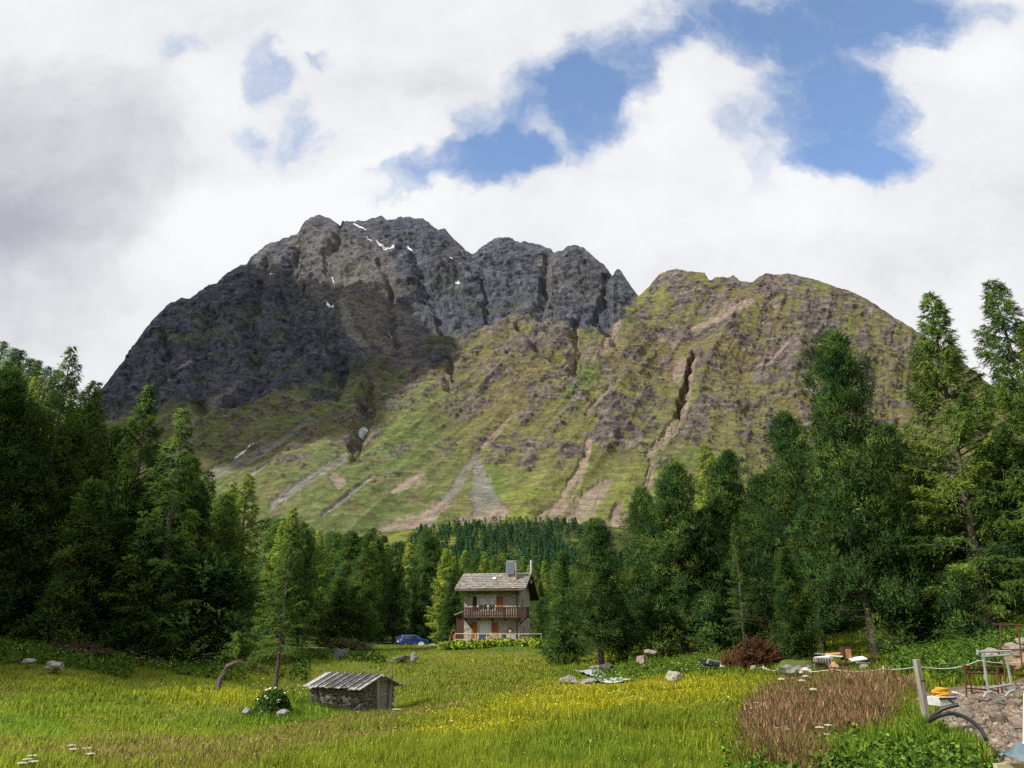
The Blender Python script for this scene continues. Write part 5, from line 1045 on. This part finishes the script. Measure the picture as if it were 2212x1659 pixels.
frame('rusty_frame', (2180, 1420), 21.0, [('top_bar',(2147,1348.5),(2230,1351),0,0),('leg',(2160,1349),(2164,1408),0,0),('leg',(2199,1351),(2208,1440),0,0),('shelf_bar',(2158,1403),(2230,1404),0,0),('leg',(2165,1404),(2174,1484),-.3,-.3),('rail',(2168,1456),(2230,1457),-.3,-.3),('knob',(2146,1347),(2150,1350),0,0),('floor_bar',(2172,1483),(2230,1488),-.3,-.3)], M_RUST, 'tall thin rusty frame at the right edge above the stacked rocks')
# crate and yellow hose
bx = empty('plastic_crate', at(2036, 1524, 15.0), .25); tag(bx, 'dirty white plastic crate behind the grey fence post', 'crate')
w_ = 40 / F * 15; h_ = 17 / F * 15
cr = MB().box((0, 0, h_ / 2), (w_, .3, h_)); cr.build('shell', simple('dirty_white_plastic', (.5, .5, .46), .6, .2), bx, .01); MB().box((0, -.16, h_ * .85), (w_ * 1.03, .02, .03)).build('rim', M_BLACK, bx); MB().tube([(.02, -.165, h_ * .75), (.12, -.165, h_ * .25)], .012, 5).build('strap', M_BLACK, bx)
ho = empty('hose_coil', at(2034, 1507, 15.0)); tag(ho, 'yellow hose coiled on top of the white crate', 'hose'); rs = random.Random(2); pts = []
for i in range(150):
    g = i * .33; r = .115 + .035 * math.sin(i * .21); pts.append((r * math.cos(g) * 1.05, r * math.sin(g) * .6, .02 + .0009 * i + .018 * math.sin(i * .4)))
MB().tube(pts, .016, 5).build('coil', simple('yellow_hose', (.68, .36, .03), .45, .15), ho); MB().tube([(.2, 0, .1), (.28, -.02, .08), (.4, 0, .03)], .014, 5).build('nozzle', M_WHITE, ho)
pi = empty('black_pipe', at(2012, 1553, 14.2)); tag(pi, 'long black plastic pipe arching down over the rubble from the post foot', 'pipe'); q0 = at(2012, 1553, 14.2)
def sm(P, n=30):
    P = np.array([p[:] for p in P]); t = np.linspace(0, len(P) - 1, n); out = []
    for x in t:
        i = min(int(x), len(P) - 2); f_ = x - i; p0, p1, p2, p3 = P[max(i - 1, 0)], P[i], P[i + 1], P[min(i + 2, len(P) - 1)]
        out.append(tuple(.5 * (2 * p1 + (p2 - p0) * f_ + (2 * p0 - 5 * p1 + 4 * p2 - p3) * f_ ** 2 + (3 * p1 - p0 - 3 * p2 + p3) * f_ ** 3)))
    return out
MB().tube(sm([at(2008,1557,14.3) - q0, at(2030,1546,14.1) - q0, at(2058,1541,13.9) - q0, at(2090,1552,13.4) - q0, at(2117,1574,12.9) - q0, at(2130,1597,12.4) - q0]), .033, 8).build('tube', M_BLACK, pi)
p2_ = at(2012, 1556, 14.4); p2o = empty('black_pipe', p2_); tag(p2o, 'short black plastic pipe curving up to its cut end beside the crate', 'pipe'); MB().tube(sm([at(2006,1560,14.5) - p2_, at(2018,1545,14.4) - p2_, at(2040,1530,14.3) - p2_, at(2071,1522,14.2) - p2_]), .033, 8).build('tube', M_BLACK, p2o)
wp = empty('white_pipe', at(2212, 1600, 12.6)); tag(wp, 'upright white plastic pipe cut by the right edge', 'pipe'); MB().tube([(0, 0, -.1), at(2216, 1498, 12.6) - at(2212, 1600, 12.6)], .035, 10).build('tube', M_WHITE, wp)
pk = empty('board', onground(2185, 11.6) + Vector((0, 0, .06)), R(-38)); tag(pk, 'brown weathered board lying across the rubble at lower right', 'board'); MB().box((0, 0, 0), (.62, .15, .03), Euler((R(8), R(4), 0))).build('plank', woodm('brown_board', (.23, .17, .12), 'X'), pk)
pk = empty('board', at(2195, 1654, 10.6) , R(4)); tag(pk, 'pale yellow timber at the bottom right corner', 'board'); MB().box((0, 0, 0), (.55, .08, .05)).build('plank', woodm('pale_board', (.50, .43, .27), 'X'), pk)
tq = empty('tarpaulin', at(2215, 1648, 10.4)); tag(tq, 'crumpled blue grey tarpaulin in the bottom right corner', 'tarpaulin')
rng = np.random.default_rng(3); n = 22; g = np.linspace(-.5, .5, n); A, B = np.meshgrid(g, g); Z = .18 * np.exp(-(A ** 2 + B ** 2) * 6) + .10 * fbm(A * 7 + 3, B * 7, o=3, s=5); V = np.stack([A * .42, B * .4, Z], -1).reshape(-1, 3); ii = np.arange(n * n).reshape(n, n)
link('sheet', bigmesh('sheet', V, np.stack([ii[:-1, :-1], ii[:-1, 1:], ii[1:, 1:], ii[1:, :-1]], -1).reshape(-1, 4), simple('blue_grey_tarp', (.12, .17, .20), .5, .15, 5), None, True), tq)
# debris pile under the tall pine
def junk(name, px, py, D, dims, rot, m, label, cat, extra=None):
    p = at(px, py, D); e = empty(name, p, rot[2]); tag(e, label, cat); b = MB().box((0, 0, 0), dims, Euler((rot[0], rot[1], 0))).build('panel', m, e, min(dims) * .15)
    return e
W_ = lambda w, D=38.: w / F * D
junk('board', 1779, 1421, 38.2, (W_(29), .5, .05), (R(10), R(-5), .1), M_WHITE, 'white board tilted at the left end of the debris pile', 'board')
junk('board', 1802, 1412, 38.6, (W_(36), .6, .06), (0, R(-4), -.1), simple('orange_edge_panel', (.62, .30, .12), .6, .3, 3), 'orange edged panel on top of the debris pile', 'board')
junk('board', 1801, 1417, 38.3, (W_(26), .6, .07), (0, R(3), 0), M_WHITE, 'white panel under the orange edged one', 'board')
junk('board', 1784, 1413.5, 38.8, (W_(38), .5, .05), (0, R(4), .1), simple('grey_blue_sheet', (.20, .24, .27), .6, .2), 'grey blue sheet lying at the back left of the debris pile', 'board')
junk('board', 1852, 1423, 37.9, (W_(32), .5, .05), (R(12), R(-7), 0), M_WHITE, 'pale board at the foot of the thick pine trunk', 'board')
bxx = empty('wooden_box', at(1829, 1426, 38.2), .1); tag(bxx, 'dark framed box with a rusty front beside the thick pine trunk', 'box')
hh_ = W_(26); ww_ = W_(17); MB().box((0, 0, hh_ / 2), (ww_, .4, hh_)).build('frame', M_DKWOOD, bxx, .01); MB().box((.02, -.205, hh_ * .48), (ww_ * .7, .01, hh_ * .72)).build('front_panel', simple('rusty_front', (.33, .16, .07), .8, .5, 5), bxx)
cc_ = empty('concrete_block', at(1778, 1441, 37.8), .05); tag(cc_, 'grey slatted crate holding up the white board of the debris pile', 'crate'); cb_ = MB()
for i in range(6): cb_.box((-.32 + i * .13, 0, .2), (.06, .4, .44))
cb_.build('slats', M_OLDW, cc_)
for i, (px, py, w_, lb) in enumerate([(1768,1432,26,'dark plank low on the left of the debris pile'),(1825,1434,40,'dark planks low in the middle of the debris pile'),(1862,1432,30,'grey offcut right of the rusty box'),(1835,1441,50,'pale plank lying in front of the debris pile'),(1795,1441,44,'grey board in front of the slatted crate')]):
    junk('board', px, py, 37.6 + .1 * i, (W_(w_), .3, .07), (0, R((-1) ** i * 3), .1 * i), [M_DKWOOD, M_DKWOOD, M_OLDX, M_PALEW, M_OLDX][i], lb, 'board')
rock('boulder', 1803, 1441, 37.2, 18, 12, 'orange brown stone in the debris pile', rockm('orange_stone', (.4, .22, .12)), 71); rock('boulder', 1868, 1442, 37.2, 20, 9, 'brown stone right of the debris pile', M_ROCKP, 72)
sticks('scrap_heap', 1878, 38.5, 1415, 26, 20, 60, M_DKWOOD, 'dark scrap heap right of the thick pine trunk', 'scrap heap', 12, .4, .03)
jp = junk('tarpaulin', 1541, 1433, 44.5, (W_(52, 44), .9, .12), (R(14), R(6), .1), simple('black_sheet', (.015, .015, .018), .5), 'black sheeting over lumber behind the electric fence', 'tarpaulin')
junk('board', 1550, 1429, 44.2, (W_(36, 44), .12, .07), (0, R(12), .2), M_OLDX, 'grey pole leaning on the black sheeting', 'pole'); junk('board', 1528, 1433, 44.1, (.1, .1, W_(18, 44)), (0, R(20), 0), M_OLDX, 'short grey stake against the black sheeting', 'stake')
junk('board', 1577, 1441, 43.5, (W_(40, 43), .12, .08), (0, R(6), 0), M_WHITE, 'white plank in the grass under the fence tape', 'board'); junk('board', 1563, 1433, 44.0, (W_(12, 43), .1, W_(14, 43)), (0, R(18), 0), M_OLDX, 'grey slab propped at the right of the black sheeting', 'board')
# rubble stones
def rubble():
    rs = random.Random(31); protos = []
    for i in range(6):
        rng = np.random.default_rng(i + 300); bm = bmesh.new(); bmesh.ops.create_icosphere(bm, subdivisions=2, radius=.5); P = np.array([v.co[:] for v in bm.verts])
        for _ in range(8): n = unit(rng.normal(size=3)); d = rng.uniform(.26, .42); P = P - np.maximum(P @ n - d, 0)[:, None] * n
        P = P * (1 + .25 * (fbm(P[:, 0] * 4 + i, P[:, 1] * 4, P[:, 2] * 4, 2, i) - .5))[:, None] * np.array((1.15, .9, .68))
        for v, p in zip(bm.verts, P): v.co = p
        me = bpy.data.meshes.new('stone'); bm.to_mesh(me); bm.free(); me.materials.append([rockm('rubble_tan', (.175, .14, .105)), rockm('rubble_grey', (.14, .125, .108)), rockm('rubble_pink', (.165, .122, .095))][i % 3]); protos.append(me)
    n = 0; tries = 0; small = []
    while tries < 16000:
        tries += 1; px = rs.uniform(1990, 2300); D = math.exp(rs.uniform(math.log(10.2), math.log(22))); u = float(uv(px, 1550)[0]); x = u * D
        z = gz(x, D); r_ = zones(np.array([x]), np.array([D]), np.array([z]))[6][0]
        if r_ < .45: continue
        if n < 90 and rs.random() < .1 and float(pix(x, D, z)[0]) < 2215:
            s = rs.choice([.12, .15, .18, .24, .36]) * rs.uniform(.8, 1.2); o = link('stone', protos[rs.randrange(6)], None, (x, D, z + s * .12)); o.scale = (s, s, s); o.rotation_euler = (rs.gauss(0, .3), rs.gauss(0, .3), rs.random() * 6)
            qx_, qy_ = [float(v) for v in pix(x, D, z)]; tag(o, ('large ' if s > .3 else 'fist sized ' if s < .2 else 'mid sized ') + 'angular stone in the rubble ' + ('near the trestle feet' if qy_ < 1510 else 'around the black pipes' if qx_ < 2110 else 'beside the upright white pipe' if qy_ < 1590 else 'at the lower right corner'), 'stone', 'loose stones in the rubble'); n += 1
        else: small.append((x, D, z))
    base = protos[0]; bv = np.array([v.co[:] for v in base.vertices]); bf = np.array([tuple(p.vertices) for p in base.polygons]); VS, FS, CS = [], [], []; k = 0
    rng = np.random.default_rng(9)
    for x, y, z in small[:6500]:
        s = rng.uniform(.03, .13); a = rng.random() * 6.28; Rm_ = np.array(Euler((rng.normal() * .6, rng.normal() * .6, a)).to_matrix()); VS.append((bv * rng.uniform(.6, 1.3, 3)) @ Rm_.T * s + np.array([x + rng.normal() * .05, y + rng.normal() * .05, z + s * .1])); FS.append(bf + k * len(bv)); k += 1
        CS.append(np.repeat((np.array([(.22, .17, .125), (.18, .15, .12), (.25, .18, .135), (.13, .10, .075), (.30, .26, .21)][rng.integers(5)]) * rng.uniform(.7, 1.2))[None], len(bv), 0))
    me = bigmesh('gravel', np.concatenate(VS), np.concatenate(FS), attr_mat('gravel_chips', .95, 12, .4, .01), np.concatenate(CS)); tag(link('gravel', me), 'brown and grey gravel between the stones of the rubble heap', 'gravel', kind='stuff')
rubble()
# umbels: white flower plates on stalks
def umbel_proto(i):
    rs = random.Random(i); h = .62; s = MB().tube([(0, 0, -.1), (.01, 0, h * .6), (rs.uniform(-.04, .04), 0, h)], [.007, .005, .004], 4); hd = MB()
    for k in range(34):
        a = rs.random() * 6.28; r = .085 * math.sqrt(rs.random()); hd.box((r * math.cos(a), r * math.sin(a), h + .012 - r * r * 2), (.026, .026, .014), Euler((0, 0, a)))
        if k % 4 == 0: s.tube([(0, 0, h - .07), (r * math.cos(a), r * math.sin(a), h)], .0025, 3, False)
    ms = bpy.data.meshes.new('stem'); ms.from_pydata(s.v, [], s.f); ms.materials.append(simple('green_stem', (.08, .12, .03), .8)); mh = bpy.data.meshes.new('flower_head'); mh.from_pydata(hd.v, [], hd.f); mh.materials.append(simple('umbel_white', (.56, .55, .42), .9, .25, 60)); return ms, mh
UP = [umbel_proto(i) for i in range(3)]
UMB = [(155,1610,13.5),(190,1616,13.6),(160,1618,13.2),(196,1628,13),(70,1632,12.4),(60,1640,12.2),(72,1645,12),(48,1648,12),(860,1673-0,22),(857,1672,22.3),(1688,1467,19),(1740,1461,20),(1732,1470,19.5),(1757,1489,17),(1680,1572,15),(1692,1570,15),(1770,1571,14.5),(1790,1566,14.8),(1783,1586,14),(1722,1606,13.3),(1725,1612,13.2),(1700,1575,14.8),(1635,1518,19),(1625,1530,18.6),(854,1671,22),(985,1640,19)]
for i, (px, py, D) in enumerate(UMB):
    if py > 1660: py = 1532
    p = at(px, py, D); z = gz(p.x, D); h = max(.35, min(1.3, p.z - z)); o = empty('umbel_flower', (p.x, D, p.z - h), random.random() * 6, (.62 + .01 * D, .62 + .01 * D, h / .62))
    gl = 'left' if px < 600 else ('right' if px > 1600 else 'middle')
    lb = {'left': 'white umbel flower head in the foreground grass at lower left', 'right': 'white umbel flower head above the reddish grass patch', 'middle': 'white umbel flower head in the grass in front of the stone hut'}[gl]
    tag(o, lb, 'flower', {'left': 'white umbels at lower left', 'right': 'white umbels in the reddish grass', 'middle': 'white umbels before the hut'}[gl]); ms, mh = UP[i % 3]; link('stem', ms, o); link('flower_head', mh, o)

# ------------------------------------------------------------------ grass and herbs (one object each of uncountable growth)
def meadow():
    rng = np.random.default_rng(101); N = 1350000
    lo, hi = math.log(6.5), math.log(112); g = rng.random(N); e = .55
    L = -np.log(np.exp(-e * lo) + g * (np.exp(-e * hi) - np.exp(-e * lo))) / e; D = np.exp(L)
    px = rng.uniform(-260, 2560, N); U, _ = uv(px, np.full(N, 1480.)); x = U * D; y = D
    # tussocks: pull blades together
    cl = .10 + D * .004; x = x + rng.normal(size=N) * .02; z = G(x, y)
    c, rub, red, qx, qy, gg, bb = gcolor(x, y, z)
    keep = rub < .30 + rng.random(N) * .25
    # keep clear of house, hut, car, creek
    hx, hy = (x - HP.x) * math.cos(R(10.5)) - (y - HP.y) * math.sin(R(10.5)), (x - HP.x) * math.sin(R(10.5)) + (y - HP.y) * math.cos(R(10.5))
    keep &= ~((hx > -1.2) & (hx < 7.6) & (hy > -4) & (hy < 8.5))
    a = R(-59); ux, uy = (x - HQ.x) * math.cos(a) - (y - HQ.y) * math.sin(a), (x - HQ.x) * math.sin(a) + (y - HQ.y) * math.cos(a); keep &= ~((ux > -2.3) & (ux < 0) & (uy > 0) & (uy < 3.1))
    keep &= ~((qx > 1255) & (qx < 1345) & (qy > 1442) & (qy < 1482) & (D > 40) & (D < 56))
    x, y, z, c, D, red, gg, qx, qy, bb = [q[keep] for q in (x, y, z, c, D, red, gg, qx, qy, bb)]; n = len(x)
    patch = fbm(x / 1.6, y / 1.6, o=3, s=61); fine = fbm(x / .35, y / .35, o=2, s=62)
    fgr = sst(17, 11, D)
    h = (.09 + .14 * sst(.35, .7, patch)) * rng.uniform(.5, 1.4, n) + red * (.24 + .26 * patch) * rng.uniform(.2, 1.25, n) * (1 - gg) + bb * .06 * rng.random(n)
    h = h * (1 - .45 * sst(45, 90, D)) * (1 + .25 * gg)
    w = (.0045 + .0009 * D) * rng.uniform(.6, 1.4, n) * (1 - .35 * red) * (1 + .9 * (gg > .55) * (D < 20))
    lean = rng.normal(size=(n, 2)) * .32 + np.array([.10, 0]); side = rng.random(n) * 6.283
    sx, sy = np.cos(side) * w * .5, np.sin(side) * w * .5; tip = np.stack([x + lean[:, 0] * h, y + lean[:, 1] * h, z + h], 1)
    V = np.stack([np.stack([x - sx, y - sy, z - .03], 1), np.stack([x + sx, y + sy, z - .03], 1), tip], 1)
    kind = rng.random(n); c = c * rng.uniform(.62, 1.42, (n, 1)) * (.75 + .5 * fine[:, None])
    gb = (kind < .22)[:, None]; c = np.where(gb, c * .45 + np.array((.06, .12, .016)) * .55, c); dr_ = ((kind > .93) | ((kind > .82) & (bb > .5)))[:, None]; c = np.where(dr_, c * .4 + np.array((.19, .15, .06)) * .6, c)
    rd = ((kind > .70) & (red > .5) & (gg < .6))[:, None]; c = np.where(rd, np.array((.185, .105, .06)) * rng.uniform(.6, 1.3, (n, 1)), c)
    cc = np.repeat(c[:, None], 3, 1); cc[:, :2] = cc[:, :2] * .55 + np.array((.06, .09, .015)) * .4
    # seed heads on the brown and red grasses, and yellow flower specks
    sh = np.where(((rng.random(n) < .13 * bb + .34 * red * (gg < .6)) & (D < 48)))[0]; t = tip[sh]; sw = (.0028 + .00045 * D[sh])[:, None] * rng.uniform(.7, 1.3, (len(sh), 1)); sl = (.05 + .07 * red[sh])[:, None] * rng.uniform(.7, 1.3, (len(sh), 1)); an = rng.random(len(sh)) * 6.283; s3 = np.stack([np.cos(an), np.sin(an), 0 * an], 1) * sw
    up_ = unit(np.stack([lean[sh, 0], lean[sh, 1], np.ones(len(sh))], 1)); V2 = np.stack([t - s3 - up_ * sl * .3, t + s3 - up_ * sl * .3, t + up_ * sl], 1); c2 = np.where((red[sh] > .4)[:, None], np.array((.215, .125, .08)), np.array((.19, .14, .062))) * rng.uniform(.65, 1.35, (len(sh), 1))
    ylz = np.clip(blob(qx, qy, Z_YEL), 0, 1); fl = np.where((rng.random(n) < .05 * ylz * (D > 17) + .003) & (D < 75))[0]; t = tip[fl] + np.array([0, 0, .01]); fw = (.005 + .00050 * D[fl])[:, None]; an = rng.random(len(fl)) * 6.283; s3 = np.stack([np.cos(an), np.sin(an), 0 * an], 1) * fw
    V3 = np.stack([t - s3, t + s3, t + np.stack([-s3[:, 1], s3[:, 0], fw[:, 0] * .9], 1)], 1); c3 = np.where((rng.random(len(fl)) < .93)[:, None], np.array((.62, .47, .02)), np.array((.7, .7, .62)))
    VA = np.concatenate([V, V2, V3]).reshape(-1, 3); CA = np.concatenate([cc, np.repeat(c2[:, None], 3, 1), np.repeat(c3[:, None], 3, 1)]).reshape(-1, 3)
    NA = unit(rng.normal(size=(len(VA) // 3, 3)) * .38 + np.array([0, 0, 1.0])); NA = np.repeat(NA, 3, 0)
    tag(link('meadow_grass', bigmesh('meadow_grass', VA, np.arange(len(VA)).reshape(-1, 3), M_GRASS, CA, nrm=NA)), 'tall meadow grass with seed heads and yellow flowers covering the ground', 'grass', kind='stuff')
meadow()
def herbs(name, label, spots, n, hr, leaf, col, seed, spike=False, cat='herbs'):
    """leafy stalks: spots are (px, D, half width px, half depth)"""
    rng = np.random.default_rng(seed); VS, CS = [], []
    for px, D, wp_, dp in spots:
        k = int(n * wp_ / 100.); d = D + rng.uniform(-dp, dp, k); q = px + rng.uniform(-wp_, wp_, k); U, _ = uv(q, np.full(k, 1430.)); x = U * d; z = G(x, d)
        for i in range(k):
            h = rng.uniform(*hr); m = 16 if spike else 9; t = rng.random(m) ** .8; a = rng.random(m) * 6.283; P = np.stack([np.full(m, x[i]), np.full(m, d[i]), z[i] + t * h], 1); dr = unit(np.stack([np.cos(a), np.sin(a), rng.uniform(.1, 1.1, m)], 1)); l = leaf * (1.15 - .6 * t) * rng.uniform(.7, 1.3, m) if spike else leaf * rng.uniform(.6, 1.3, m)
            s = unit(np.cross(dr, rng.normal(size=(m, 3)))); wv = (l * (.16 if spike else .38))[:, None]; l = l[:, None]
            VS.append(np.stack([P, P + dr * l * .5 + s * wv, P + dr * l, P + dr * l * .5 - s * wv], 1).reshape(-1, 3)); CS.append(np.repeat(np.array(col)[None] * rng.uniform(.65, 1.35, (m, 1)), 4, 0))
    V = np.concatenate(VS); tag(link(name, bigmesh(name, V, np.arange(len(V)).reshape(-1, 4), M_GRASS, np.concatenate(CS), nrm=np.repeat(unit(rng.normal(size=(len(V) // 4, 3)) * .5 + np.array([0, 0, 1.0])), 4, 0))), label, cat, kind='stuff')
herbs('leafy_herbs', 'bright broad leaved plants on the mound below the house terrace', [(1010, 84, 62, 2.2), (1110, 84, 70, 2.2), (1175, 82, 24, 3)], 700, (.25, .75), .30, (.125, .19, .03), 1)
herbs('tall_herbs', 'tall green herbs covering the slope at right behind the rusty frames', [(2040, 36, 120, 3), (2140, 31, 80, 5), (2000, 33, 70, 3), (2100, 27, 90, 3.0)], 420, (.25, .8), .20, (.085, .15, .026), 2, True)
herbs('dock_leaves', 'dark green leafy weeds in the lower right foreground', [(1910, 12.6, 150, 1.0), (1985, 14.0, 50, 1.3), (1800, 12.4, 190, 1.8), (2050, 12.0, 60, .9), (1700, 12.6, 160, 2.4), (1850, 13.6, 120, 2.2)], 130, (.08, .34), .075, (.06, .115, .022), 3)
herbs('bank_herbs', 'green undergrowth along the foot of the right wood and creek bank', [(1400, 49, 120, 4), (1560, 47, 110, 3), (1660, 45, 60, 3), (1385, 53, 25, 3)], 420, (.2, .6), .17, (.07, .125, .022), 4, True)
herbs('wood_edge_herbs', 'dark green undergrowth along the foot of the left wood', [(120, 47, 170, 4), (350, 52, 180, 4), (560, 57, 110, 5), (740, 66, 90, 4)], 330, (.1, .45), .18, (.055, .10, .02), 5)
def specks(name, label, zones_, n, col, size, seed):
    rng = np.random.default_rng(seed); VS = []
    for px, D, wp_, dp in zones_:
        k = int(n * wp_ / 100.); d = D + rng.uniform(-dp, dp, k); q = px + rng.uniform(-wp_, wp_, k); d = d + (q - px) * 0; U, _ = uv(q, np.full(k, 1430.)); x = U * d; z = G(x, d) + rng.uniform(.3, .7, k)
        s = size * rng.uniform(.6, 1.3, k); 
        for a, b in ((0, 2.1), (2.1, 4.2), (4.2, 6.283)): VS.append(np.stack([np.stack([x, d, z + s * .25], 1), np.stack([x + s * math.cos(a), d + s * math.sin(a), z], 1), np.stack([x + s * math.cos(b), d + s * math.sin(b), z], 1)], 1))
    V = np.concatenate(VS).reshape(-1, 3); tag(link(name, bigmesh(name, V, np.arange(len(V)).reshape(-1, 3), M_GRASS, np.repeat(np.array(col)[None], len(V), 0), nrm=np.tile(np.array([0, 0, 1.0]), (len(V), 1)))), label, 'flowers', kind='stuff')
specks('white_flowers', 'band of small white umbel flowers along the foot of the left wood', [(110, 46, 120, 1.2), (260, 49, 130, 1.2), (400, 53, 130, 1.0), (1380, 46, 60, 1.5), (1500, 44, 40, 1.5), (640, 40, 90, 2.5)], 40, (.52, .55, .36), .055, 3)
